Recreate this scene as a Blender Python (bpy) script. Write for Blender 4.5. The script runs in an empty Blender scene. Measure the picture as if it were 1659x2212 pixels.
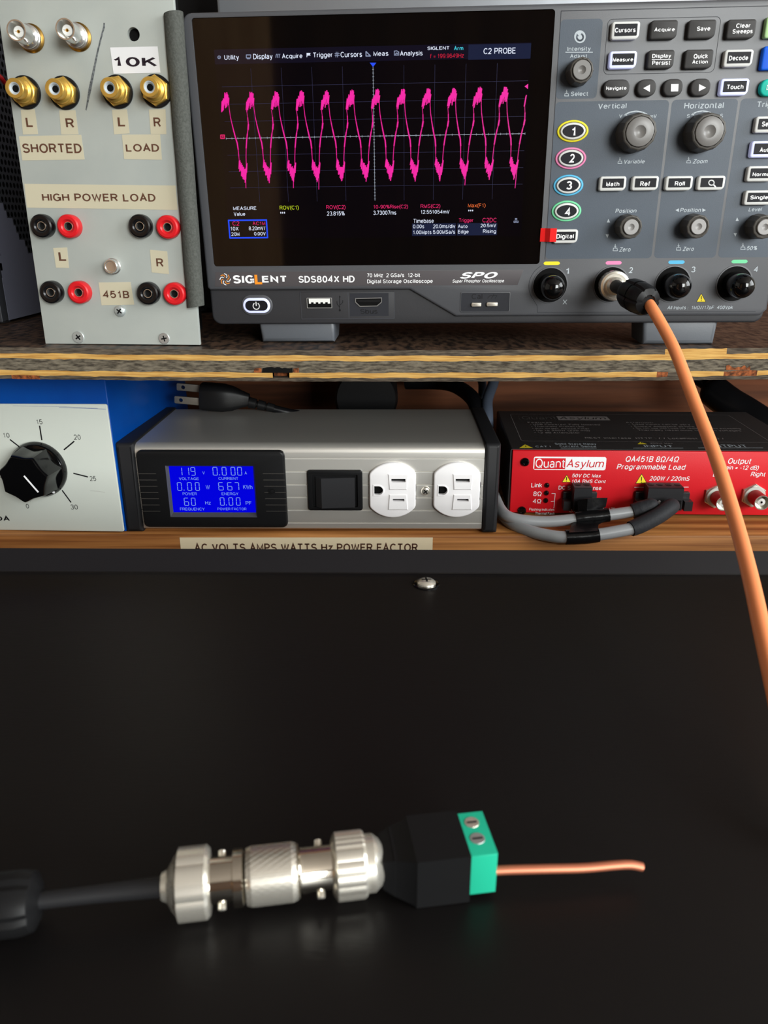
import bpy, bmesh, math, random
from mathutils import Vector, Matrix, geometry
random.seed(7)
rad, PI = math.radians, math.pi
C = bpy.context.scene.collection

# ------------------------------------------------------------------ camera, world, lights, exposure
W, H, F, PITCH, CAMZ = 1659.0, 2212.0, 1660.0, rad(20.5), 1084.0      # pixels, pixels, focal length in pixels, tilt, height (mm)
CP, SP = math.cos(PITCH), math.sin(PITCH)
cam = bpy.data.cameras.new('camera'); camo = bpy.data.objects.new('camera', cam); C.objects.link(camo)
camo.location = (0, 0, CAMZ * .001); camo.rotation_euler = (rad(90) - PITCH, 0, 0)
cam.sensor_fit = 'HORIZONTAL'; cam.sensor_width = 36; cam.lens = 36 * F / W
cam.clip_start = .01
cam.dof.use_dof = True; cam.dof.focus_distance = .43; cam.dof.aperture_fstop = 36 / 1.1
sc = bpy.context.scene; sc.camera = camo
sc.view_settings.view_transform = 'Standard'; sc.view_settings.look = 'None'
sc.view_settings.exposure = 0.0; sc.view_settings.gamma = 1.0; sc.view_settings.use_curve_mapping = False
wd = bpy.data.worlds.new('daylight'); sc.world = wd; wd.use_nodes = True
wd.node_tree.nodes['Background'].inputs[0].default_value = (.75, .85, 1, 1)
wd.node_tree.nodes['Background'].inputs[1].default_value = .6

def area(name, loc, rot, sx, sy, power, color):
    l = bpy.data.lights.new(name, 'AREA'); l.shape = 'RECTANGLE'; l.size = sx; l.size_y = sy
    l.energy = power; l.color = color
    o = bpy.data.objects.new(name, l); C.objects.link(o); o.location = loc; o.rotation_euler = rot
    return o
area('window_daylight_right', (1.87, -.35, 1.75), (0, rad(90), 0), 1.1, 1.5, 54, (.95, .99, 1))
area('window_daylight_behind', (1.22, -2.17, 1.62), (rad(90), 0, 0), 1.05, 1.1, 88, (.97, 1, .98))

# ------------------------------------------------------------------ picture -> place
def ray(px, py):
    a, b = (px - W / 2) / F, (H / 2 - py) / F
    return Vector((a, CP + b * SP, -SP + b * CP))
def at_y(px, py, y): r = ray(px, py); return r * (y / r.y)
def at_z(px, py, z): r = ray(px, py); return r * (z / r.z)
def at_d(px, py, d): return ray(px, py) * d
def zoom(ox, oy, s): return lambda x, y: (ox + x / s, oy + y / s)

class Face:
    """a plane in the place: local x right, z up the face, -y out of it; millimetres"""
    def __init__(s, O, tilt=0, roll=0, yaw=0):
        s.O = O; s.R = (Matrix.Rotation(rad(yaw), 3, 'Z') @ Matrix.Rotation(rad(roll), 3, 'Y') @ Matrix.Rotation(rad(tilt), 3, 'X'))
    def loc(s, px, py, y=0.0):
        r = s.R.transposed() @ ray(px, py); o = s.R.transposed() @ s.O
        p = r * ((y + o.y) / r.y) - o
        return (p.x, p.z)
    def l3(s, P): return s.R.transposed() @ (P - s.O)
    def world(s, p): return s.O + s.R @ Vector(p)
    def rebase(s, px, py):
        x, z = s.loc(px, py); s.O = s.world((x, 0, z)); return s
    def box(s, zm, x0, y0, x1, y1, y=0.0):
        """picture rectangle -> (x0, x1, z0, z1) on the face"""
        xm, ym = (x0 + x1) / 2, (y0 + y1) / 2
        return (s.loc(*zm(x0, ym), y)[0], s.loc(*zm(x1, ym), y)[0], s.loc(*zm(xm, y1), y)[1], s.loc(*zm(xm, y0), y)[1])
    def poly(s, zm, pts, y=0.0): return [s.loc(*zm(*p), y) for p in pts]
    def top(s, zl=0):
        f = Face.__new__(Face); f.R = s.R @ Matrix.Rotation(rad(-90), 3, 'X'); f.O = s.world((0, 0, zl)); return f
    def m4(s):
        M = s.R.to_4x4(); M.translation = (s.O + Vector((0, 0, CAMZ))) * .001; return M
ID = zoom(0, 0, 1)

# ------------------------------------------------------------------ materials
def lin(c): c /= 255; return c / 12.92 if c <= .04045 else ((c + .055) / 1.055) ** 2.4
MATS = {}
def mat(name, rgb, rough=.5, metal=0, emit=0, noise=None, bump=None, coat=0, spec=None, stretch=(1, 1, 1), col2=None, trans=0, contrast=(.35, .65), detail=4):
    """rgb sRGB 0-255; noise = scale of a colour mix towards col2; bump = (scale, strength)"""
    m = bpy.data.materials.new(name); m.use_nodes = True; nt = m.node_tree; b = nt.nodes['Principled BSDF']
    col = tuple(lin(x) for x in rgb) + (1,)
    b.inputs['Base Color'].default_value = col; b.inputs['Roughness'].default_value = rough; b.inputs['Metallic'].default_value = metal
    spec = (.5 if metal else .16) if spec is None else spec
    b.inputs['Coat Weight'].default_value = coat; b.inputs['Specular IOR Level'].default_value = spec
    b.inputs['Coat Roughness'].default_value = .12
    b.inputs['Transmission Weight'].default_value = trans
    if emit:
        b.inputs['Emission Color'].default_value = col; b.inputs['Emission Strength'].default_value = emit
        b.inputs['Base Color'].default_value = (0, 0, 0, 1) if emit and not name.startswith('button') else col
    if noise or bump:
        tc = nt.nodes.new('ShaderNodeTexCoord'); mp = nt.nodes.new('ShaderNodeMapping'); nt.links.new(tc.outputs['Object'], mp.inputs[0])
        mp.inputs['Scale'].default_value = stretch
    if noise:
        n = nt.nodes.new('ShaderNodeTexNoise'); n.inputs['Scale'].default_value = noise; n.inputs['Detail'].default_value = detail
        nt.links.new(mp.outputs[0], n.inputs['Vector'])
        r = nt.nodes.new('ShaderNodeValToRGB'); nt.links.new(n.outputs[0], r.inputs[0])
        r.color_ramp.elements[0].position, r.color_ramp.elements[1].position = contrast
        r.color_ramp.elements[0].color = col; r.color_ramp.elements[1].color = tuple(lin(x) for x in col2) + (1,)
        nt.links.new(r.outputs[0], b.inputs['Base Color'])
    if bump:
        n2 = nt.nodes.new('ShaderNodeTexNoise'); n2.inputs['Scale'].default_value = bump[0]; n2.inputs['Detail'].default_value = 3
        nt.links.new(mp.outputs[0], n2.inputs['Vector'])
        bp = nt.nodes.new('ShaderNodeBump'); bp.inputs['Strength'].default_value = bump[1]; bp.inputs['Distance'].default_value = .0004
        nt.links.new(n2.outputs[0], bp.inputs['Height']); nt.links.new(bp.outputs[0], b.inputs['Normal'])
    MATS[name] = m; return name
# plastics
mat('scope_grey', (68, 69, 75), .45, bump=(3500, .12), spec=.22); mat('scope_foot', (84, 88, 94), .42, bump=(3500, .1), spec=.6)
mat('scope_bezel', (71, 72, 76), .42, bump=(3500, .1), spec=.5)
mat('scope_section', (60, 70, 82), .45, bump=(3500, .12), spec=.4)
mat('scope_skirt_shade', (46, 46, 49), .5, bump=(3500, .1), spec=.4)  # shade of a face turned down, put into the colour
mat('scope_line', (44, 45, 50), .5)
mat('scope_strip', (78, 74, 76), .4)
mat('scope_case', (40, 40, 42), .5)
mat('screen_glass', (4, 4, 5), .04, spec=.5)
mat('knob_grey', (72, 69, 65), .45, bump=(1800, .15), spec=.3); mat('knob_cap', (112, 110, 108), .35, spec=.4); mat('knob_cap_light', (146, 144, 143), .35, spec=.4)
mat('button_dark', (58, 57, 57), .5); mat('button_white', (205, 206, 204), .4, emit=0); mat('button_lit', (206, 212, 255), .4, emit=.22)
mat('button_black', (20, 20, 26), .5)
mat('ink_white', (236, 236, 238), .5); mat('ink_grey', (176, 184, 190), .5); mat('ink_dark', (28, 28, 30), .5)
mat('ring_yellow', (226, 214, 50), .45); mat('ring_pink', (226, 132, 176), .45); mat('ring_blue', (88, 176, 216), .45); mat('ring_green', (112, 204, 152), .45)
mat('button_green', (168, 206, 150), .4); mat('button_blue', (20, 92, 214), .4); mat('button_teal', (30, 178, 160), .4)
mat('logo_orange', (232, 140, 40), .5)
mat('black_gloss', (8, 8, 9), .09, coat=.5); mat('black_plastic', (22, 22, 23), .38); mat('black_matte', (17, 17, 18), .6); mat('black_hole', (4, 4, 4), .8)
mat('black_rubber', (30, 30, 32), .5, spec=.3); mat('foam', (80, 82, 78), .85, bump=(1500, .5), noise=900, col2=(68, 70, 66))
mat('tape_black', (14, 14, 15), .25, bump=(250, .5)); mat('shrink_black', (44, 45, 48), .6, bump=(600, .6))
# metals
mat('nickel', (236, 231, 219), .26, .8); mat('chrome', (222, 222, 220), .2, .9); mat('gold', (226, 186, 92), .32, .8); mat('prong_metal', (128, 122, 112), .4, .7); mat('brass_dark', (150, 118, 60), .35, 1)
mat('steel', (190, 192, 192), .35, .75); mat('zinc', (196, 204, 204), .35, .7, bump=(1500, .3)); mat('copper', (200, 122, 92), .45, .6)
mat('aluminium', (220, 217, 210), .4, .78, bump=(900, .06), stretch=(.03, 1, 1))
mat('aluminium_glint', (236, 236, 234), .3, .3)
mat('grey_metal', (134, 137, 142), .42, .6, bump=(16, .9), stretch=(1.5, .3, .3))
mat('panel_paint', (162, 166, 161), .42, noise=26, col2=(154, 159, 155), bump=(2200, .05), spec=.3)
mat('paper_cream', (182, 175, 152), .7); mat('paper_strip', (236, 220, 186), .7); mat('paper_white', (208, 208, 210), .7); mat('ink_brown', (88, 58, 44), .7); mat('ink_black', (34, 24, 32), .7)
mat('marker', (62, 64, 66), .7, noise=900, col2=(110, 114, 116))
mat('jack_red', (194, 24, 32), .3, spec=.4); mat('jack_black', (14, 14, 16), .22, spec=.4); mat('teflon', (226, 226, 222), .5)
mat('tape_red', (228, 34, 34), .35)
# wood
mat('ply_dark', (96, 86, 74), .85, noise=900, col2=(56, 49, 42), bump=(900, .8), stretch=(.16, 1, 1.2), detail=10, contrast=(.32, .64))
mat('ply_grey', (112, 104, 90), .85, noise=1100, col2=(58, 52, 44), bump=(1000, .8), stretch=(.2, 1, 1), detail=10, contrast=(.36, .66))
mat('ply_light', (196, 156, 88), .7, noise=500, col2=(160, 114, 54), bump=(500, .6), stretch=(.1, 1, 2), detail=8, contrast=(.4, .68))
mat('ply_orange', (150, 84, 46), .8, noise=500, col2=(70, 40, 24), bump=(300, .8))
mat('ply_top', (84, 64, 50), .45, noise=260, col2=(24, 19, 17), bump=(260, 1), stretch=(1, .4, 1), detail=10, spec=.4, contrast=(.4, .62))
mat('pine', (198, 136, 76), .5, noise=210, col2=(132, 80, 38), stretch=(.03, .8, 1.3), contrast=(.36, .66), bump=(200, .15), spec=.3)
mat('back_wood', (112, 66, 40), .6, noise=90, col2=(70, 40, 24), stretch=(.06, 1, 1))
# others
mat('case_blue', (2, 68, 150), .38, noise=30, col2=(2, 60, 138)); mat('case_white', (196, 201, 193), .4)
mat('unit_red', (206, 20, 32), .42, bump=(1600, .1), spec=.3); mat('unit_top', (52, 49, 49), .5, bump=(1200, .2), spec=.4); mat('ink_pale', (150, 142, 140), .5); mat('ink_dim', (96, 92, 90), .5)
mat('warn_yellow', (238, 214, 52), .5); mat('red_bnc', (168, 26, 28), .4)
mat('outlet_white', (238, 236, 237), .35); mat('cable_grey', (146, 148, 150), .35, spec=.4); mat('plug_black', (28, 28, 31), .4, spec=.5); mat('nickel_mirror', (226, 220, 208), .11, 1); mat('cable_black', (16, 16, 18), .35); mat('cable_blue_grey', (72, 80, 94), .4)
mat('coax_orange', (236, 142, 90), .42, spec=.35); mat('wire_red', (150, 24, 26), .4); mat('terminal_green', (36, 172, 138), .4)
mat('chassis_black', (14, 12, 12), .42, bump=(1500, .1), stretch=(.15, 1, 1), spec=.24); mat('chassis_lip_sheen', (21, 20, 23), .4, spec=.3)
mat('perf_black', (46, 48, 53), .45, spec=.4); mat('perf_grey', (96, 98, 112), .45, spec=.4)
# screens
mat('scr_bg', (8, 7, 14), .05, emit=.6, spec=.5); mat('scr_bar', (18, 17, 34), .05, emit=.8, spec=.5); mat('scr_box', (30, 38, 66), .05, emit=.8, spec=.5)
mat('scr_white', (228, 236, 255), .3, emit=.95); mat('scr_dim', (150, 160, 190), .3, emit=.8); mat('scr_grid', (70, 70, 110), .3, emit=.5); mat('scr_axis', (180, 190, 205), .3, emit=.75)
mat('scr_magenta', (236, 40, 160), .3, emit=1.1); mat('scr_glow', (168, 6, 92), .3, emit=.8); mat('scr_pink', (236, 40, 110), .3, emit=.9); mat('scr_yellow', (206, 226, 40), .3, emit=.9)
mat('scr_orange', (240, 110, 50), .3, emit=.9); mat('scr_cyan', (70, 220, 240), .3, emit=.9); mat('scr_blue', (40, 80, 250), .3, emit=.95)
mat('scr_red', (220, 20, 60), .3, emit=.8)
mat('lcd_blue', (2, 2, 226), .2, emit=.95); mat('lcd_ink', (140, 176, 255), .3, emit=.8)

# ------------------------------------------------------------------ mesh builder (millimetres)
def rrect(x0, x1, z0, z1, r, n=5):
    rs = r if isinstance(r, (tuple, list)) else (r,) * 4           # bottom-right, top-right, top-left, bottom-left
    out = []
    for (cx, cz, a0), q in zip(((x1, z0, -90), (x1, z1, 0), (x0, z1, 90), (x0, z0, 180)), rs):
        q = max(q, .001); sx = -1 if cx == x1 else 1; sz = 1 if cz == z0 else -1
        for k in range(n + 1):
            a = rad(a0 + 90 * k / n)
            out.append((cx + sx * q + q * math.cos(a), cz + sz * q + q * math.sin(a)))
    return out
def circle(cx, cz, rx, rz=None, n=28, ph=0):
    rz = rz or rx
    return [(cx + rx * math.cos(2 * PI * k / n + ph), cz + rz * math.sin(2 * PI * k / n + ph)) for k in range(n)]
def area2(p): return sum(p[i][0] * p[(i + 1) % len(p)][1] - p[(i + 1) % len(p)][0] * p[i][1] for i in range(len(p)))
def ccw(p): return list(p) if area2(p) > 0 else list(reversed(p))
def inset(p, d):
    n = len(p); out = []
    for i in range(n):
        a, b, c = Vector(p[i - 1]), Vector(p[i]), Vector(p[(i + 1) % n])
        e1, e2 = (b - a), (c - b)
        if e1.length < 1e-6: e1 = e2
        if e2.length < 1e-6: e2 = e1
        e1 = e1.normalized(); e2 = e2.normalized()
        n1, n2 = Vector((-e1.y, e1.x)), Vector((-e2.y, e2.x)); m = n1 + n2
        k = m.length_squared
        m = m * (2 / k) if k > .35 else n1
        out.append((b.x + m.x * d, b.y + m.y * d))
    return out
GLYPH = {}
# a plain sans-serif drawn with strokes: points, or arcs (centre x, centre y, radius x, radius y, from, to); capitals are 10 high
FONT = {
'A': (7, [[(0, 0), (3.5, 10), (7, 0)], [(1.2, 3.3), (5.8, 3.3)]]), 'B': (6.3, [[(3.6, 5.3), (0, 5.3), (0, 10), (3.6, 10), (3.6, 7.65, 2.3, 2.35, 90, -90)], [(0, 5.3), (0, 0), (3.7, 0), (3.7, 2.65, 2.6, 2.65, -90, 90)]]),
'C': (7.2, [[(3.9, 5, 3.9, 5, 42, 318)]]), 'D': (6.8, [[(2.6, 10), (0, 10), (0, 0), (2.6, 0), (2.6, 5, 4.2, 5, -90, 90), (2.4, 10)]]), 'E': (6, [[(6, 10), (0, 10), (0, 0), (6.2, 0)], [(0, 5.3), (5.5, 5.3)]]), 'F': (5.6, [[(5.8, 10), (0, 10), (0, 0)], [(0, 5.2), (5, 5.2)]]),
'G': (7.7, [[(3.9, 5, 3.9, 5, 42, 328), (7.5, 4.5), (4.4, 4.5)], [(7.5, 4.5), (7.5, 0)]]), 'H': (6.6, [[(0, 0), (0, 10)], [(6.6, 0), (6.6, 10)], [(0, 5.3), (6.6, 5.3)]]), 'I': (.01, [[(0, 0), (0, 10)]]), 'J': (4.6, [[(4.6, 10), (4.6, 2.3), (2.3, 2.3, 2.3, 2.3, 0, -175)]]),
'K': (6.4, [[(0, 0), (0, 10)], [(6, 10), (0, 4)], [(2.3, 6.1), (6.5, 0)]]), 'L': (5.4, [[(0, 10), (0, 0), (5.4, 0)]]), 'M': (7.6, [[(0, 0), (0, 10), (3.8, .6), (7.6, 10), (7.6, 0)]]), 'N': (6.6, [[(0, 0), (0, 10), (6.6, 0), (6.6, 10)]]), 'O': (8, [[(4, 5, 4, 5, 90, 450)]]),
'P': (6.2, [[(0, 0), (0, 10), (3.5, 10), (3.5, 7.3, 2.7, 2.7, 90, -90), (0, 4.6)]]), 'Q': (8, [[(4, 5, 4, 5, 90, 450)], [(4.8, 2.4), (7.6, -.6)]]), 'R': (6.5, [[(0, 0), (0, 10), (3.8, 10), (3.8, 7.5, 2.5, 2.5, 90, -90), (0, 5)], [(3.8, 5), (6.6, 0)]]), 'S': (6.6, [[(3.3, 7.5, 3, 2.5, 20, 270), (3.3, 2.5, 3.3, 2.5, 90, -162)]]),
'T': (6.8, [[(0, 10), (6.8, 10)], [(3.4, 10), (3.4, 0)]]), 'U': (6.6, [[(0, 10), (0, 3.3), (3.3, 3.3, 3.3, 3.3, 180, 360), (6.6, 10)]]), 'V': (6.8, [[(0, 10), (3.4, 0), (6.8, 10)]]), 'W': (10, [[(0, 10), (2.5, 0), (5, 9.4), (7.5, 0), (10, 10)]]), 'X': (6.6, [[(0, 10), (6.6, 0)], [(0, 0), (6.6, 10)]]), 'Y': (6.8, [[(0, 10), (3.4, 4.6), (6.8, 10)], [(3.4, 4.6), (3.4, 0)]]), 'Z': (6.2, [[(0, 10), (6.2, 10), (0, 0), (6.4, 0)]]),
'0': (5.8, [[(2.9, 5, 2.9, 5, 90, 450)]]), '1': (4.6, [[(.6, 7.4), (2.2, 8.2), (3, 10), (3, 0)]]), '2': (5.9, [[(2.9, 7.1, 2.8, 2.9, 165, -35), (0, 0), (5.9, 0)]]), '3': (5.8, [[(2.9, 7.55, 2.6, 2.45, 158, -90)], [(2.9, 2.55, 2.9, 2.55, 90, -158)]]), '4': (6.2, [[(4.6, 0), (4.6, 10), (0, 3), (6.2, 3)]]),
'5': (5.9, [[(5.4, 10), (1, 10), (.4, 5.2), (2.9, 3.25, 3, 3.25, 128, -155)]]), '6': (5.9, [[(3, 3.2, 2.9, 3.2, 0, 360)], [(3.1, 6.2, 3, 3.8, 40, 170), (.1, 3.2)]]), '7': (5.7, [[(0, 10), (5.7, 10), (1.9, 0)]]), '8': (5.8, [[(2.9, 7.6, 2.5, 2.4, -90, 270)], [(2.9, 2.6, 2.9, 2.6, 90, 450)]]), '9': (5.9, [[(2.9, 6.8, 2.9, 3.2, 0, 360)], [(5.8, 6.8), (2.8, 3.8, 3, 3.8, 0, -135)]]),
'a': (5.1, [[(2.5, 5.2, 2.2, 2, 155, 0), (4.7, .9), (5.2, 0)], [(4.7, 3.9), (2.2, 2, 2.2, 1.95, 90, 270), (3.4, .3), (4.7, 1.8)]]), 'b': (5.6, [[(0, 10), (0, 0)], [(2.8, 3.6, 2.8, 3.6, 180, -180)]]), 'c': (5.1, [[(2.8, 3.6, 2.8, 3.6, 42, 318)]]), 'd': (5.6, [[(5.6, 10), (5.6, 0)], [(2.8, 3.6, 2.8, 3.6, 0, 360)]]), 'e': (5.6, [[(0, 3.8), (5.6, 3.8), (2.8, 3.6, 2.8, 3.6, 3, 318)]]),
'f': (2.9, [[(3.1, 10), (2.7, 8.3, 1.7, 1.7, 95, 180), (1, 0)], [(-.3, 7.2), (2.9, 7.2)]]), 'g': (5.6, [[(2.8, 3.6, 2.8, 3.6, 0, 360)], [(5.6, 7.2), (5.6, -.2), (2.8, -.2, 2.8, 2.6, 0, -152)]]), 'h': (5.2, [[(0, 10), (0, 0)], [(0, 4.4), (2.6, 4.6, 2.6, 2.6, 180, 0), (5.2, 0)]]), 'i': (.01, [[(0, 7.2), (0, 0)], [(0, 9), (0, 10.1)]]), 'j': (1.2, [[(1.2, 7.2), (1.2, -1.4), (0, -1.4, 1.2, 1.3, 0, -100)], [(1.2, 9), (1.2, 10.1)]]),
'k': (5, [[(0, 10), (0, 0)], [(4.7, 7.2), (0, 2.8)], [(1.8, 4.4), (5, 0)]]), 'l': (.01, [[(0, 10), (0, 0)]]), 'm': (8.8, [[(0, 7.2), (0, 0)], [(0, 4.8), (2.2, 5, 2.2, 2.2, 180, 0), (4.4, 0)], [(4.4, 4.8), (6.6, 5, 2.2, 2.2, 180, 0), (8.8, 0)]]), 'n': (5.2, [[(0, 7.2), (0, 0)], [(0, 4.4), (2.6, 4.6, 2.6, 2.6, 180, 0), (5.2, 0)]]), 'o': (5.7, [[(2.85, 3.6, 2.85, 3.6, 90, 450)]]),
'p': (5.6, [[(0, 7.2), (0, -2.8)], [(2.8, 3.6, 2.8, 3.6, 180, -180)]]), 'q': (5.6, [[(5.6, 7.2), (5.6, -2.8)], [(2.8, 3.6, 2.8, 3.6, 0, 360)]]), 'r': (3, [[(0, 7.2), (0, 0)], [(0, 4), (2.7, 4.4, 2.7, 2.8, 178, 88)]]), 's': (4.6, [[(2.3, 5.35, 2.1, 1.85, 25, 270), (2.3, 1.75, 2.3, 1.75, 90, -160)]]), 't': (2.9, [[(1.1, 9.3), (1.1, 1.7), (2.6, 1.6, 1.5, 1.6, 180, 285)], [(-.3, 7.2), (2.8, 7.2)]]),
'u': (5.2, [[(0, 7.2), (0, 2.6), (2.6, 2.6, 2.6, 2.6, 180, 360), (5.2, 7.2)], [(5.2, 3), (5.2, 0)]]), 'v': (5.2, [[(0, 7.2), (2.6, 0), (5.2, 7.2)]]), 'w': (8, [[(0, 7.2), (2, 0), (4, 6.8), (6, 0), (8, 7.2)]]), 'x': (5, [[(0, 7.2), (5, 0)], [(0, 0), (5, 7.2)]]), 'y': (5.2, [[(0, 7.2), (2.7, .2)], [(5.2, 7.2), (2.5, -.6), (1.4, -2.6), (.2, -2.7)]]), 'z': (4.8, [[(0, 7.2), (4.8, 7.2), (0, 0), (4.9, 0)]]),
'.': (.01, [[(0, -.1), (0, .9)]]), ',': (.4, [[(.4, .9), (.4, -.3), (0, -1.6)]]), ':': (.01, [[(0, -.1), (0, .9)], [(0, 5.8), (0, 6.8)]]), '/': (3.4, [[(0, -.4), (3.4, 10.3)]]), '(': (1.8, [[(5, 4, 5, 7, 112, 248)]]), ')': (1.8, [[(-3.2, 4, 5, 7, 68, -68)]]), '-': (2.8, [[(0, 3.7), (2.8, 3.7)]]), '=': (5, [[(0, 5), (5, 5)], [(0, 2.4), (5, 2.4)]]),
'%': (9, [[(2, 7.7, 1.9, 2.2, 0, 360)], [(7, 2.3, 1.9, 2.2, 0, 360)], [(2.2, -.2), (6.8, 10.2)]]), '*': (3.4, [[(1.7, 10), (1.7, 6.4)], [(.1, 9.2), (3.3, 7.2)], [(.1, 7.2), (3.3, 9.2)]]), 'Ω': (8, [[(0, 0), (2.5, 0), (4, 5.8, 3.8, 4.2, 243, -63), (5.5, 0), (8, 0)]]), ' ': (1.6, []),
}
def stroke(pts, w):
    """ribbon of width w with mitred joins -> verts, quads"""
    P = []
    for p in pts:
        if len(p) == 2: P.append(Vector(p))
        else:
            cx, cy, rx, ry, a0, a1 = p; n = max(2, int(abs(a1 - a0) / 18))
            P += [Vector((cx + rx * math.cos(rad(a0 + (a1 - a0) * k / n)), cy + ry * math.sin(rad(a0 + (a1 - a0) * k / n)))) for k in range(n + 1)]
    Q = [P[0]]
    for p in P[1:]:
        if (p - Q[-1]).length > .02: Q.append(p)
    closed = (Q[0] - Q[-1]).length < .05 and len(Q) > 4
    if closed: Q.pop()
    n = len(Q); vs = []
    for i, q in enumerate(Q):
        a = Q[i - 1] if (i or closed) else None; b = Q[(i + 1) % n] if (i < n - 1 or closed) else None
        d1 = (q - a).normalized() if a is not None else (b - q).normalized(); d2 = (b - q).normalized() if b is not None else d1
        n1, n2 = Vector((-d1.y, d1.x)), Vector((-d2.y, d2.x)); m = n1 + n2; k = m.length_squared
        m = m * (2 / max(k, .45)); vs += [q + m * w / 2, q - m * w / 2]
    fs = [(2 * i, 2 * i + 1, (2 * i + 3) % (2 * n), (2 * i + 2) % (2 * n)) for i in range(n if closed else n - 1)]
    return vs, fs
def glyph(s, bold=0.0, shear=0.0):
    key = (s, bold, shear)
    if key not in GLYPH:
        w = 1.28 + bold * 26; X = 0; vs, fs = [], []
        for ch in s:
            adv, sts = FONT[ch]
            for st in sts:
                v, f = stroke(st, w); k = len(vs)
                vs += [(p.x + X + shear * p.y, p.y) for p in v]; fs += [tuple(k + q for q in t) for t in f]
            X += adv + 1.5 + w * .85
        xs = [v[0] for v in vs]; ys = [v[1] for v in vs]
        GLYPH[key] = (vs, fs, min(xs), max(xs), min(ys), max(ys))
    return GLYPH[key]

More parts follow.
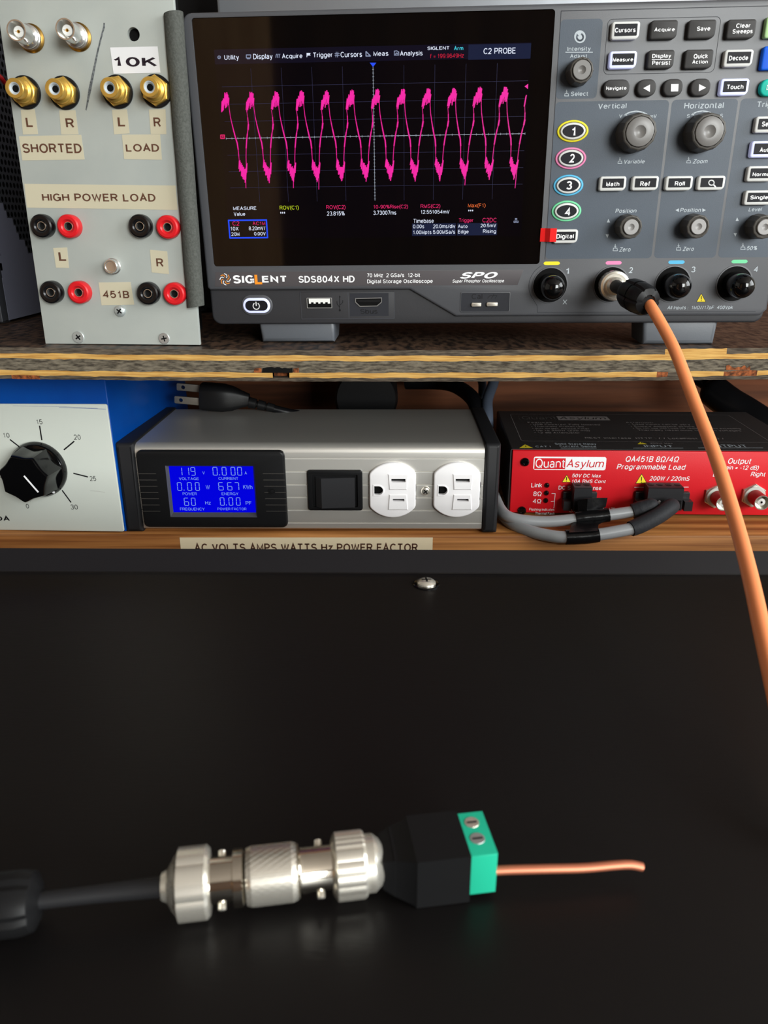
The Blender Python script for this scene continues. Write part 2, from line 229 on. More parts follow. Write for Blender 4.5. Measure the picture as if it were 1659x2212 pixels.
class MB:
    def __init__(s): s.v = []; s.f = []; s.m = []; s.mats = []
    def idx(s, m):
        if m not in s.mats: s.mats.append(m)
        return s.mats.index(m)
    def add(s, vs, fs, m):
        k = len(s.v); i = s.idx(m); s.v += [tuple(v) for v in vs]
        for f in fs: s.f.append(tuple(k + q for q in f)); s.m.append(i)
        return s
    def box(s, x0, x1, y0, y1, z0, z1, m):
        return s.add([(x, y, z) for x in (x0, x1) for y in (y0, y1) for z in (z0, z1)],
                     [(0, 1, 3, 2), (4, 6, 7, 5), (0, 4, 5, 1), (2, 3, 7, 6), (0, 2, 6, 4), (1, 5, 7, 3)], m)
    def prism(s, poly, y0, y1, m, bev=0.0, holes=(), seg=3, top=None, back=True):
        """polygon (x, z) swept from y0 (front, small) to y1; rounded front edge; true holes"""
        poly = ccw(poly); n = len(poly)
        loops = [(poly, y1)]
        if bev:
            for k in range(seg + 1):
                a = PI / 2 * k / seg
                loops.append((inset(poly, bev * (1 - math.cos(a))), y0 + bev * (1 - math.sin(a))))
        else: loops.append((poly, y0))
        vs = [(x, y, z) for lp, y in loops for x, z in lp]; fs = []
        for k in range(len(loops) - 1):
            for i in range(n):
                j = (i + 1) % n; fs.append((k * n + i, k * n + j, (k + 1) * n + j, (k + 1) * n + i))
        s.add(vs, fs, m)
        hs = [list(reversed(ccw(h))) for h in holes]
        fp = loops[-1][0]
        allp = list(fp) + [p for h in hs for p in h]
        tris = geometry.tessellate_polygon([[Vector((x, z, 0)) for x, z in lp] for lp in [fp] + hs])
        def orient(t, sgn):
            a, b, c = (allp[i] for i in t); ar = (b[0] - a[0]) * (c[1] - a[1]) - (c[0] - a[0]) * (b[1] - a[1])
            return t if ar * sgn > 0 else (t[0], t[2], t[1])
        s.add([(x, y0, z) for x, z in allp], [orient(t, 1) for t in tris], top or m)
        if back:
            bp = list(poly) + [p for h in hs for p in h]
            s.add([(x, y1, z) for x, z in bp], [orient(t, -1) for t in tris], m)
        for h in hs:
            q = len(h); s.add([(x, y0, z) for x, z in h] + [(x, y1, z) for x, z in h], [(i, (i + 1) % q, q + (i + 1) % q, q + i) for i in range(q)], m)
        return s
    def flat(s, poly, y, m):
        poly = ccw(poly); tris = geometry.tessellate_polygon([[Vector((x, z, 0)) for x, z in poly]])
        out = []
        for t in tris:
            a, b, c = (poly[i] for i in t)
            out.append(t if (b[0] - a[0]) * (c[1] - a[1]) - (c[0] - a[0]) * (b[1] - a[1]) > 0 else (t[0], t[2], t[1]))
        return s.add([(x, y, z) for x, z in poly], out, m)
    def ring(s, outer, inner, y, m):
        n = len(outer); return s.add([(x, y, z) for x, z in outer] + [(x, y, z) for x, z in inner], [(i, (i + 1) % n, n + (i + 1) % n, n + i) for i in range(n)], m)
    def line(s, pts, w, y, m, closed=False):
        """printed line of width w along (x, z) points"""
        q = list(pts) + ([pts[0]] if closed else [])
        for i in range(len(q) - 1):
            a, b = Vector(q[i]), Vector(q[i + 1]); d = (b - a)
            if d.length < 1e-6: continue
            d = d.normalized(); nn = Vector((-d.y, d.x)) * w / 2; e = d * w * .3
            a2, b2 = a - e, b + e
            s.add([(p.x, y, p.y) for p in (a2 - nn, b2 - nn, b2 + nn, a2 + nn)], [(0, 1, 2, 3)], m)
        return s
    def lathe(s, o, prof, m, n=28, d=(0, -1, 0), mod=None, ph=0.0, cap0=False, cap1=True):
        """profile (radius, distance along d)"""
        d = Vector(d).normalized(); u = d.orthogonal() if abs(d.y) < .9 else Vector((1, 0, 0)); u = (u - d * u.dot(d)).normalized(); w = d.cross(u)
        o = Vector(o); vs = []; fs = []
        for (r, a) in prof:
            for k in range(n):
                t = 2 * PI * k / n + ph; q = mod(t - ph, r, a) if mod else r
                vs.append(o + d * a + u * (q * math.cos(t)) + w * (q * math.sin(t)))
        for i in range(len(prof) - 1):
            for k in range(n):
                j = (k + 1) % n; fs.append((i * n + k, i * n + j, (i + 1) * n + j, (i + 1) * n + k))
        if cap0: fs.append(tuple(reversed(range(n))))
        if cap1: fs.append(tuple((len(prof) - 1) * n + k for k in range(n)))
        return s.add(vs, fs, m)
    def tube(s, pts, r, m, n=12, sub=6, caps=True, flat=1.0):
        P = [Vector(p) for p in pts]; rs = r if isinstance(r, (list, tuple)) else [r] * len(P)
        Q, RR = [], []
        for i in range(len(P) - 1):
            p0, p1, p2, p3 = P[max(i - 1, 0)], P[i], P[i + 1], P[min(i + 2, len(P) - 1)]
            for k in range(sub):
                t = k / sub
                Q.append(.5 * ((2 * p1) + (p2 - p0) * t + (2 * p0 - 5 * p1 + 4 * p2 - p3) * t * t + (3 * p1 - p0 - 3 * p2 + p3) * t ** 3)); RR.append(rs[i] + (rs[i + 1] - rs[i]) * t)
        Q.append(P[-1]); RR.append(rs[-1]); vs, fs = [], []; u = None
        for i, q in enumerate(Q):
            d = (Q[min(i + 1, len(Q) - 1)] - Q[max(i - 1, 0)]).normalized()
            u = d.orthogonal().normalized() if u is None else (u - d * u.dot(d)).normalized()
            w = d.cross(u)
            for k in range(n):
                a = 2 * PI * k / n; vs.append(q + u * (RR[i] * math.cos(a)) + w * (RR[i] * flat * math.sin(a)))
        for i in range(len(Q) - 1):
            for k in range(n):
                j = (k + 1) % n; fs.append((i * n + k, i * n + j, (i + 1) * n + j, (i + 1) * n + k))
        if caps: fs += [tuple(reversed(range(n))), tuple((len(Q) - 1) * n + k for k in range(n))]
        return s.add(vs, fs, m)
    def text(s, t, b, y, m, bold=0.0, shear=0.0):
        vs, fs, ax, bx, ay, by = glyph(t, bold, shear); x0, x1, z0, z1 = b
        sx, sz = (x1 - x0) / max(bx - ax, 1e-6), (z1 - z0) / max(by - ay, 1e-6)
        return s.add([(x0 + (x - ax) * sx, y, z0 + (q - ay) * sz) for x, q in vs], fs, m)
    def sweep_x(s, prof, x0, x1, m, closed=True):
        """profile (y, z) swept along x, capped"""
        n = len(prof); a2 = area2(prof); pr = prof if a2 > 0 else list(reversed(prof))
        s.add([(x0, y, z) for y, z in pr] + [(x1, y, z) for y, z in pr],
              [(i, n + i, n + (i + 1) % n, (i + 1) % n) for i in range(n)], m)
        tris = geometry.tessellate_polygon([[Vector((y, z, 0)) for y, z in pr]])
        s.add([(x0, y, z) for y, z in pr], tris, m); s.add([(x1, y, z) for y, z in pr], tris, m)
        return s
    def clusters(s, gap=17.0):
        """groups of faces that lie close together, as separate builders"""
        par = list(range(len(s.v)))
        def fd(i):
            while par[i] != i: par[i] = par[par[i]]; i = par[i]
            return i
        for f in s.f:
            r = fd(f[0])
            for q in f[1:]: par[fd(q)] = r
        isl = {}
        for k, f in enumerate(s.f): isl.setdefault(fd(f[0]), []).append(k)
        bx = []
        for ks in isl.values():
            ps = [s.v[q] for k in ks for q in s.f[k]]; bx.append(([min(p[i] for p in ps) for i in range(3)], [max(p[i] for p in ps) for i in range(3)], ks))
        g = list(range(len(bx)))
        def gd(i):
            while g[i] != i: g[i] = g[g[i]]; i = g[i]
            return i
        for i in range(len(bx)):
            for j in range(i):
                d = sum(max(0, bx[i][0][k] - bx[j][1][k], bx[j][0][k] - bx[i][1][k]) ** 2 for k in range(3))
                if d < gap * gap: g[gd(i)] = gd(j)
        out = {}
        for i in range(len(bx)): out.setdefault(gd(i), []).extend(bx[i][2])
        res = []
        for ks in out.values():
            m = MB(); mp = {}
            for k in sorted(ks):
                for q in s.f[k]:
                    if q not in mp: mp[q] = len(m.v); m.v.append(s.v[q])
                m.f.append(tuple(mp[q] for q in s.f[k])); m.m.append(m.idx(s.mats[s.m[k]]))
            res.append(m)
        return res
    def build(s, name, parent=None, fix=True, angle=32, M=None):
        if name in ('lettering', 'icons', 'vent_lines', 'lid_lettering') and parent:
            cl = s.clusters()
            if len(cl) > 1: return [m._build(name, parent, fix, angle, M) for m in cl][0]
        return s._build(name, parent, fix, angle, M)
    def _build(s, name, parent=None, fix=True, angle=32, M=None):
        me = bpy.data.meshes.new(name); me.from_pydata([(x * .001, y * .001, z * .001) for x, y, z in s.v], [], s.f)
        for m in s.mats: me.materials.append(MATS[m])
        me.polygons.foreach_set('material_index', s.m); me.polygons.foreach_set('use_smooth', [True] * len(s.f))
        bm = bmesh.new(); bm.from_mesh(me)
        bmesh.ops.remove_doubles(bm, verts=bm.verts, dist=1e-6)
        if fix: bmesh.ops.recalc_face_normals(bm, faces=bm.faces)
        bm.to_mesh(me); bm.free(); me.set_sharp_from_angle(angle=rad(angle)); me.update()
        o = bpy.data.objects.new(name, me); C.objects.link(o)
        if parent: o.parent = parent
        if M is not None: o.matrix_local = M
        return o

def tag(o, label=None, cat=None, group=None, kind=None):
    for k, v in (('label', label), ('category', cat), ('group', group), ('kind', kind)):
        if v: o[k] = v
    return o
def thing(name, face, label, cat, group=None):
    o = bpy.data.objects.new(name, None); C.objects.link(o); o.empty_display_size = .01; o.matrix_world = face.m4()
    return tag(o, label, cat, group)
def plain(x=0, y=0, z=0): return Face(Vector((x, y, z)))
def copy_tree(o, parent=None):
    c = o.copy(); C.objects.link(c)
    if parent: c.parent = parent
    for ch in list(o.children): copy_tree(ch, c)
    return c

# ------------------------------------------------------------------ the room (metres here)
mat('wall_paint', (206, 202, 194), .8); mat('wall_dark', (96, 70, 50), .7, noise=3, col2=(76, 54, 38), stretch=(4, 1, .3)); mat('floor_wood', (120, 84, 56), .5, noise=8, col2=(92, 62, 40), stretch=(.2, 2, 1))
mat('ceiling_paint', (150, 142, 134), .9); mat('frame_white', (220, 218, 212), .5)
def slab(name, x0, x1, y0, y1, z0, z1, m, holes=None, kind='structure'):
    mb = MB(); mb.box(x0 * 1000, x1 * 1000, y0 * 1000, y1 * 1000, z0 * 1000, z1 * 1000, m)
    return tag(mb.build(name), kind=kind)
slab('floor', -2.2, 2.2, -2.2, 1.6, -.05, 0, 'floor_wood'); slab('ceiling', -2.2, 2.2, -2.2, 1.6, 2.5, 2.55, 'ceiling_paint')
slab('wall_back', -2.2, 2.2, 1.6, 1.65, 0, 2.5, 'wall_paint'); slab('wall_left', -2.25, -2.2, -2.2, 1.6, 0, 2.5, 'wall_paint')
def wall_with_hole(name, rot, x0, x1, hx0, hx1, hz0, hz1, pos, m):
    mb = MB(); mb.prism([(x0 * 1000, 0), (x1 * 1000, 0), (x1 * 1000, 2500), (x0 * 1000, 2500)], 0, 50, m, holes=[[(hx0 * 1000, hz0 * 1000), (hx1 * 1000, hz0 * 1000), (hx1 * 1000, hz1 * 1000), (hx0 * 1000, hz1 * 1000)]])
    o = mb.build(name); o.location = pos; o.rotation_euler = (0, 0, rad(rot)); tag(o, kind='structure'); return o
def window(name, rot, hx0, hx1, hz0, hz1, pos, cols):
    mb = MB(); a, b, c, d = hx0 * 1000, hx1 * 1000, hz0 * 1000, hz1 * 1000
    mb.prism([(a - 40, c - 40), (b + 40, c - 40), (b + 40, d + 40), (a - 40, d + 40)], -12, 8, 'frame_white', holes=[[(a + 20, c + 20), (b - 20, c + 20), (b - 20, d - 20), (a + 20, d - 20)]])
    for k in range(1, cols): x = a + (b - a) * k / cols; mb.box(x - 15, x + 15, -8, 8, c, d, 'frame_white')
    o = mb.build(name); o.location = pos; o.rotation_euler = (0, 0, rad(rot)); tag(o, kind='structure')
# wall_right: local x runs towards -y of the room, its face looks at -x
wall_with_hole('wall_right', -90, -1.6, 2.2, -.4, 1.1, 1.2, 2.3, (1.9, 0, 0), 'wall_paint'); window('window_1', -90, -.4, 1.1, 1.2, 2.3, (1.9, 0, 0), 2)
wall_with_hole('wall_front', 180, -2.2, 2.2, -1.75, -.7, 1.07, 2.17, (0, -2.2, 0), 'wall_dark'); window('window_2', 180, -1.75, -.7, 1.07, 2.17, (0, -2.2, 0), 2)

mat('door_wood', (236, 190, 138), .5, noise=14, col2=(214, 164, 114), stretch=(3, 3, .2))
dr = tag(MB().prism([(-1690, 0), (-670, 0), (-670, 2050), (-1690, 2050)], 0, 40, 'door_wood', bev=4).build('reflection_door'), kind='structure'); dr.location = (-2.36, -2.155, 0); dr.rotation_euler = (0, 0, rad(180))  # unseen door, added in pale wood to reflect brown in the oscilloscope screen
MB().lathe((-760, 0, 1000), [(26, 0), (26, 6), (10, 8), (10, 40), (28, 50), (28, 70), (20, 78)], 'steel', 24).build('door_handle', dr)

# ------------------------------------------------------------------ bench and shelving
ZB, ZL, ZU = -258.0, -184.0, -62.8            # bench top, lower shelf top, upper shelf top (mm from the lens)
wb = thing('workbench', plain(0, 0, -CAMZ), 'dark wooden workbench carrying the shelving and the black chassis', 'table')
MB().box(-900, 900, 60, 900, CAMZ + ZB - 35, CAMZ + ZB, 'back_wood').build('bench_top', wb)
for sx in (-1, 1):
    for y in (110, 850): MB().box(sx * 840 - 30, sx * 840 + 30, y - 30, y + 30, 0, CAMZ + ZB - 35, 'back_wood').build('leg', wb)
EDGE_U, EDGE_L = 414.0, 449.5
zu, zl = ZU - ZB, ZL - ZB
def sag(x): return 1.5 * (abs(x - 10) / 210) ** 2 if abs(x) < 330 else 1.5 * (320 / 210) ** 2
def upper_shelf():
    """plywood board: plies as rows of quads, ragged edge, one hole where a ply has broken out"""
    mb = MB(); xs = [-420 + 3 * k for k in range(int(900 / 3) + 1)]
    Z = [0, -2.9, -5.7, -12.0, -14.7, -16.8]; plies = ['ply_dark', 'ply_light', 'ply_grey', 'ply_light', 'ply_dark']
    rnd = random.Random(3)
    hx0, hx1 = at_y(570, 806, EDGE_U).x, at_y(632, 806, EDGE_U).x; ox0 = at_y(566, 800, EDGE_U).x
    vs = {}; 
    def V(i, j, off=0.0): 
        key = (i, j, off)
        if key not in vs:
            jit = rnd.uniform(-.14, .14) + (.18 * math.sin(xs[i] * .05 * (j + 1)) if 0 < j < 5 else 0)
            vs[key] = (xs[i], EDGE_U + rnd.uniform(-.25, .25) + off + (.5 if j in (0, 5) else 0), zu + Z[j] + sag(xs[i]) + jit)
        return vs[key]
    for i in range(len(xs) - 1):
        for j in range(5):
            xm = (xs[i] + xs[i + 1]) / 2; m = plies[j]; off = 0.0
            if hx0 < xm < hx1 and (j == 2 and False): off = 5
            if j == 3 and hx0 + 5 < xm < hx1 - 1: off, m = 6.0, 'ply_orange'
            pxm = None
            if j == 3 and (183.5 < xm - at_y(829.5, 800, EDGE_U).x < 205 - 20 * (xm > 200)): m = 'ply_orange'
            if j == 3 and at_y(1420, 806, EDGE_U).x < xm < at_y(1492, 806, EDGE_U).x: m = 'ply_orange' if rnd.random() < .6 else 'ply_dark'
            if j == 4 and at_y(25, 818, EDGE_U).x < xm < at_y(90, 818, EDGE_U).x and rnd.random() < .75: m = 'ply_orange'
            if j == 0 and at_y(1440, 760, EDGE_U).x < xm < at_y(1568, 760, EDGE_U).x: m = 'ply_light' if rnd.random() < .93 else 'ply_dark'
            a, b, c, d = V(i, j, off), V(i, j + 1, off), V(i + 1, j + 1, off), V(i + 1, j, off)
            mb.add([a, b, c, d], [(0, 1, 2, 3)], m)
            if off:                                     # walls of the broken-out pocket
                mb.add([V(i, j), V(i + 1, j), d, a], [(0, 1, 2, 3)], 'black_hole'); mb.add([V(i, j + 1), V(i + 1, j + 1), c, b], [(0, 1, 2, 3)], 'ply_dark')
        a, d = V(i, 0), V(i + 1, 0); e, f = V(i, 5), V(i + 1, 5)
        n = 5; ys = [EDGE_U + 12, EDGE_U + 40, EDGE_U + 110, 700]
        p0, p1 = a, d
        for y in ys:
            q0, q1 = (xs[i], y, zu + sag(xs[i]) * max(0, 1 - (y - EDGE_U) / 200)), (xs[i + 1], y, zu + sag(xs[i + 1]) * max(0, 1 - (y - EDGE_U) / 200))
            mb.add([p0, p1, q1, q0], [(0, 1, 2, 3)], 'ply_top'); p0, p1 = q0, q1
        mb.add([e, f, (xs[i + 1], 700, zu - 16.8), (xs[i], 700, zu - 16.8)], [(0, 1, 2, 3)], 'ply_dark')
    # second break, in the thick middle ply: its dark painted as a flat black patch
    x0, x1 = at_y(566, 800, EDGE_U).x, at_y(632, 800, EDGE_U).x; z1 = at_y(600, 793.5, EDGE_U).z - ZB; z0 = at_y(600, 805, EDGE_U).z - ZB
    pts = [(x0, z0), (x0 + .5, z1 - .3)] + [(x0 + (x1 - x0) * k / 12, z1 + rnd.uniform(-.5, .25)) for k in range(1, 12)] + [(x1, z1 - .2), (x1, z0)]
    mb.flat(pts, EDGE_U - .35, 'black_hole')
    for xa, xb in ((x0 - 4.5, x0 - .2), (x1 + .1, x1 + 3.4)):
        mb.flat([(xa, z0 + .2), (xb, z0), (xb, z1 - .2), (xa + .6, z1 - .5)], EDGE_U - .35, 'ply_orange')
    mb.flat(rough(1568, 1620, 787, 800, rnd), EDGE_U - .4, 'ply_orange')
    o = mb.build('plywood_shelf', fix=False, angle=60); o.matrix_world = plain(0, 0, ZB).m4()
    return tag(o, 'thick plywood shelf board with frayed dark and yellow plies, under the oscilloscope', 'shelf')
def rough(xa, xb, ya, yb, rnd):
    pts = []
    for k in range(9): t = k / 8; pts.append((xa + (xb - xa) * t, yb + rnd.uniform(-1.5, 0)))
    for k in range(9): t = 1 - k / 8; pts.append((xa + (xb - xa) * t, ya + rnd.uniform(0, 8)))
    return [(lambda P: (P.x, P.z - ZB))(at_y(px, py, EDGE_U)) for px, py in pts]
upper_shelf()
mb = MB(); mb.sweep_x([(EDGE_L, zl - 1.2), (EDGE_L + .5, zl - .3), (EDGE_L + 1.6, zl), (700, zl), (700, zl - 24), (EDGE_L, zl - 24)], -420, 480, 'pine')
ls = mb.build('pine_shelf'); ls.matrix_world = plain(0, 0, ZB).m4(); tag(ls, 'orange-brown pine shelf board carrying the blue, silver and red boxes', 'shelf')
tag(MB().box(-460, 500, 700, 712, CAMZ + ZB, CAMZ + 500, 'back_wood').build('back_panel'), 'dark brown wooden back panel behind both shelf boards', 'back panel')
# printed strip label on the edge of the pine board
fl = Face(Vector((0, EDGE_L, ZB)))
x0, z1 = fl.loc(388, 1161); x1, z0 = fl.loc(934, 1196)
lb = tag(MB().prism([(x0, z0), (x1, z0), (x1, z1), (x0, z1)], EDGE_L - .12, EDGE_L, 'paper_strip').build('paper_label', ls), 'cream strip label on the pine edge')
xa, za = fl.loc(419, 1171); xb, zb = fl.loc(902, 1201)
MB().text('AC VOLTS AMPS WATTS Hz POWER FACTOR', (xa, xb, zb + 2.2, za), EDGE_L - .16, 'ink_brown', .028).build('lettering', lb, fix=False)

# ------------------------------------------------------------------ oscilloscope
z3, z4, z5, z6, z7, z8, zE = zoom(380, 0, 3.95), zoom(780, 0, 3.95), zoom(380, 380, 3.95), zoom(780, 380, 3.95), zoom(1180, 0, 3.4635), zoom(1130, 380, 3.136), zoom(460, 570, 4.1475)
fs = Face(at_y(805.6, 316.6, 430), 2.0, -.55, -3.0).rebase(1075, 701)
osc = thing('oscilloscope', fs, 'dark grey digital oscilloscope showing a magenta waveform, on the plywood shelf', 'oscilloscope')
L = fs.loc
XR, ZT = L(1722, 300)[0], L(800, 17)[1]
glass_poly = lambda d=0.0: rrect(L(437, 305)[0] - d, L(1182.5, 295)[0] + d, L(813, 573)[1] - d, L(806, 29)[1] + d, 1.6 + d)
XL = L(417, 305)[0]; ZS = L(700, 626)[1]; ZBOT = L(700, 701.5)[1]
# proud front moulding with the screen opening; its lower edge steps down along a diagonal to the right
d0, d1 = L(886, 626), L(985, 684)
out = rrect(XL, XR, ZS, ZT, (4, 6, 5, 4))
arcTR = [p for p in out if p[1] > ZS + 20 and p[0] > 0]; arcTL = [p for p in out if p[1] > ZS + 20 and p[0] < 0]
bez = [(XL + 1.5, ZS), d0, d1, (XR - 3, d1[1]), (XR, d1[1] + 3)] + arcTR + arcTL + [(XL, ZS + 1.5)]
MB().prism(bez, 0, 10, 'scope_bezel', bev=1.4, holes=[glass_poly()]).build('front_bezel', osc)
mb = MB(); mb.prism(rrect(XL + .6, XR - .6, ZBOT, ZT - 1.5, (5, 5, 5, 5)), 2.2, 12, 'scope_skirt_shade', bev=1.2, holes=[glass_poly(.3)])
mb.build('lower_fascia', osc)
MB().prism(rrect(XL + 4, XR - 4, ZBOT + 1, ZT - 4, 5), 12, 128, 'scope_case').build('case', osc)
gl = MB().prism(glass_poly(-.05), .7, 4, 'screen_glass').build('screen_glass', osc)
for px0, px1 in ((553, 723), (1392, 1560)):
    xa, xb = L(px0, 702)[0], L(px1, 702)[0]; wx = at_y((px0 + px1) / 2, 745, 437).x; za = fs.l3(Vector((wx, 437, ZU + sag(wx))))[2] + .25
    f = MB().prism([(xa + 1.6, za), (xb - 1.2, za), (xb, ZBOT + 3), (xa, ZBOT + 3)], 5, 30, 'scope_foot', bev=2.6); f.build('foot', osc)

# screen content: everything that shines on the panel
YS = .62
dsp = MB()
db = [L(460, 107, YS), L(1147, 92, YS), L(1126, 510, YS), L(498, 516, YS)]
dx0, dx1, dz0, dz1 = (db[0][0] + db[3][0]) / 2, (db[1][0] + db[2][0]) / 2, (db[2][1] + db[3][1]) / 2, (db[0][1] + db[1][1]) / 2
dsp.flat([(dx0, dz0), (dx1, dz0), (dx1, dz1), (dx0, dz1)], YS + .05, 'scr_bg')
zbar = L(800, 132, YS)[1]; dsp.flat([(dx0, zbar), (dx1, zbar), (dx1, dz1), (dx0, dz1)], YS + .03, 'scr_bar')
b = fs.box(z4, 915, 375, 1448, 505, YS); dsp.flat([(b[0], b[2]), (b[1], b[2]), (b[1], b[3]), (b[0], b[3])], YS + .02, 'scr_box')
for q in ((435, 405, 808, 510), (820, 402, 1160, 507)):
    b = fs.box(z6, *q, YS); dsp.flat([(b[0], b[2]), (b[1], b[2]), (b[1], b[3]), (b[0], b[3])], YS + .02, 'scr_box')
b = fs.box(z5, 1, 225, 3100, 345, YS); dsp.flat([(dx0, b[2]), (dx1, b[2]), (dx1, b[3]), (dx0, b[3])], YS + .035, 'scr_bar') if False else None
dpl = dsp.build('display', osc, fix=False)
cx, cz = L(808, 294, YS); gx = (L(1074, 150, YS)[0] - L(542, 152, YS)[0]) / 8; gz = (L(806, 179, YS)[1] - L(806, 400, YS)[1]) / 6
g = MB()
for k in range(-4, 5):
    if k: g.line([(cx + k * gx, cz - 3.9 * gz), (cx + k * gx, cz + 4 * gz)], .13, YS + .01, 'scr_grid')
for k in range(-3, 4):
    if k: g.line([(cx - 5 * gx, cz + k * gz), (cx + 5 * gx, cz + k * gz)], .13, YS + .01, 'scr_grid')
g.line([(cx - 5 * gx, cz), (cx + 5 * gx, cz)], .24, YS, 'scr_axis'); g.line([(cx, cz - 3.9 * gz), (cx, cz + 4 * gz)], .2, YS, 'scr_axis')
for k in range(-25, 26): g.line([(cx + k * gx / 5, cz - .45), (cx + k * gx / 5, cz + .45)], .16, YS, 'scr_axis')
for k in range(-19, 21): g.line([(cx - .4, cz + k * gz / 5), (cx + .4, cz + k * gz / 5)], .14, YS, 'scr_axis')
g.build('graticule', dpl, fix=False)
# one period measured in the photograph, repeated along the screen
w = MB(); rnd = random.Random(11)
P0 = L(*z3(400, 1160), YS); per = (L(1074, 210, YS)[0] - L(487 - 6, 218, YS)[0]) / 10.85
def wp(x, y): q = L(*z3(610 + x, y), YS); r0 = L(*z3(610, 1160), YS); return (q[0] - r0[0], q[1] - cz)
fall = [(55, 850), (62, 930), (72, 1000), (85, 1060), (98, 1115), (112, 1170), (126, 1215), (134, 1270), (139, 1330), (145, 1400)]
fw_ = [.26, .3, .4, .55, .75, .8, .8, .4, .22, .22]
rise = [(203, 1440), (201, 1340), (203, 1260), (208, 1190), (214, 1140), (221, 1100), (224, 1060), (219, 1000), (210, 940)]
rw_ = [.3, .3, .75, .7, .45, .95, .5, .2, .18]
top = [(0, 860, 945), (8, 850, 945), (14, 830, 925), (20, 838, 905), (26, 790, 880), (32, 800, 920), (38, 786, 870), (44, 790, 905), (50, 800, 880), (56, 830, 900)]
bot = [(144, 1370, 1430), (150, 1378, 1455), (157, 1395, 1462), (164, 1408, 1490), (171, 1425, 1500), (178, 1428, 1520), (185, 1440, 1535), (192, 1440, 1555), (199, 1420, 1520), (205, 1390, 1480)]
XE = cx + 4.98 * gx
def vband(pts, x0, first):
    for x, a, b2 in pts:
        for q in range(2):
            j = rnd.uniform(-2, 2); aa, bb = a + rnd.uniform(-6, 10), b2 + rnd.uniform(-14, 8)
            pa, pb = wp(x + q * 3.2 + j, aa), wp(x + q * 3.2 + j - 4, bb)
            if pa[0] + x0 > XE: continue
            ln = [(pa[0] + x0, pa[1] + cz), (pb[0] + x0, pb[1] + cz)]
            w.line(ln, .62, YS - .01, 'scr_glow'); w.line(ln, .34, YS - .03, 'scr_magenta')
x00 = L(487, 218, YS)[0] - wp(30, 860)[0]
for k in range(13):
    x0 = x00 + per * k
    if k < 12 or True: vband(top, x0, k == 0)
    for path, ws in ((fall, fw_), (rise, rw_)):
        for i in range(len(path) - 1):
            a, b2 = wp(*path[i]), wp(*path[i + 1])
            if max(a[0], b2[0]) + x0 > XE: continue
            ln = [(a[0] + x0, a[1] + cz), (b2[0] + x0, b2[1] + cz)]
            w.line(ln, ws[i] * .7 + .28, YS - .01, 'scr_glow'); w.line(ln, ws[i] * .58, YS - .03, 'scr_magenta')
    vband(bot, x0, False)
for k, dx, y in ((3, 201, 1580), (9, 196, 1560), (11, 205, 1590), (0, 195, 1560), (2, 190, 1565)):
    a, b2 = wp(dx, 1480), wp(dx + 2, y + 40); ln = [(a[0] + x00 + per * k, a[1] + cz), (b2[0] + x00 + per * k, b2[1] + cz)]; w.line(ln, .5, YS - .01, 'scr_glow'); w.line(ln, .2, YS - .03, 'scr_magenta')
w.build('waveform', dpl, fix=False)
t = MB()
def DT(s, zm, x0, y0, x1, y1, m='scr_white', bold=.0): t.text(s, fs.box(zm, x0, y0, x1, y1, YS), YS - .04, m, bold)
for a in (('Utility', z3, 413, 470, 538, 520), ('Display', z3, 660, 458, 825, 515), ('Acquire', z3, 905, 452, 1080, 505), ('Trigger', z3, 1172, 447, 1335, 500), ('Cursors', z3, 1405, 441, 1588, 488),
          ('Meas', z4, 105, 435, 233, 480), ('Analysis', z4, 332, 428, 525, 485), ('C2 PROBE', z4, 1045, 408, 1318, 460)): DT(*a, bold=.012)
DT('SIGLENT', z4, 566, 393, 752, 428, bold=.02); DT('Arm', z4, 793, 390, 872, 427, 'scr_cyan', .01); DT('f = 199.9649Hz', z4, 590, 455, 878, 495, 'scr_red')
for a in (('MEASURE', z5, 488, 258, 686, 292), ('Value', z5, 494, 310, 592, 345), ('23.815%', z5, 1286, 300, 1440, 338), ('10X', z5, 467, 432, 534, 467), ('8.20mV/', z5, 622, 430, 763, 467), ('20M', z5, 470, 480, 543, 513), ('0.00V', z5, 667, 478, 766, 512),
          ('3.73007ms', z6, 105, 296, 300, 332), ('12.551054mV', z6, 510, 288, 754, 326), ('Timebase', z6, 448, 366, 620, 402), ('0.00s', z6, 443, 415, 538, 447), ('20.0ms/div', z6, 612, 413, 803, 450), ('1.00Mpts', z6, 445, 463, 600, 502), ('5.00MSa/s', z6, 614, 460, 802, 496),
          ('Auto', z6, 826, 412, 908, 445), ('20.5mV', z6, 1017, 408, 1152, 442), ('Edge', z6, 826, 460, 918, 498), ('Rising', z6, 1040, 456, 1152, 495), ('***', z5, 890, 306, 932, 322), ('***', z6, 914, 288, 957, 302)): DT(*a, bold=.008)
DT('ROV(C1)', z5, 886, 252, 1048, 294, 'scr_yellow'); DT('ROV(C2)', z5, 1283, 248, 1447, 290, 'scr_pink'); DT('C2', z5, 483, 388, 541, 424, 'scr_pink'); DT('AC1M', z5, 654, 387, 762, 420, 'scr_pink')
DT('10-90%Rise(C2)', z6, 107, 245, 400, 285, 'scr_pink'); DT('RMS(C2)', z6, 508, 240, 676, 280, 'scr_pink'); DT('Max(F1)', z6, 912, 234, 1062, 274, 'scr_orange'); DT('Trigger', z6, 835, 362, 957, 402, 'scr_pink'); DT('C2DC', z6, 1036, 358, 1155, 396, 'scr_pink')
t.build('lettering', dpl, fix=False)
ic = MB()
def ip(zm, *pts): return fs.poly(zm, pts, YS)
o_, i_ = (ip(z3, *circle(369, 489, r, r, 12)) for r in (15, 9)); ic.ring(o_, i_, YS - .03, 'scr_dim'); ic.flat(ip(z3, *circle(369, 489, 5, 5, 8)), YS - .03, 'scr_dim')
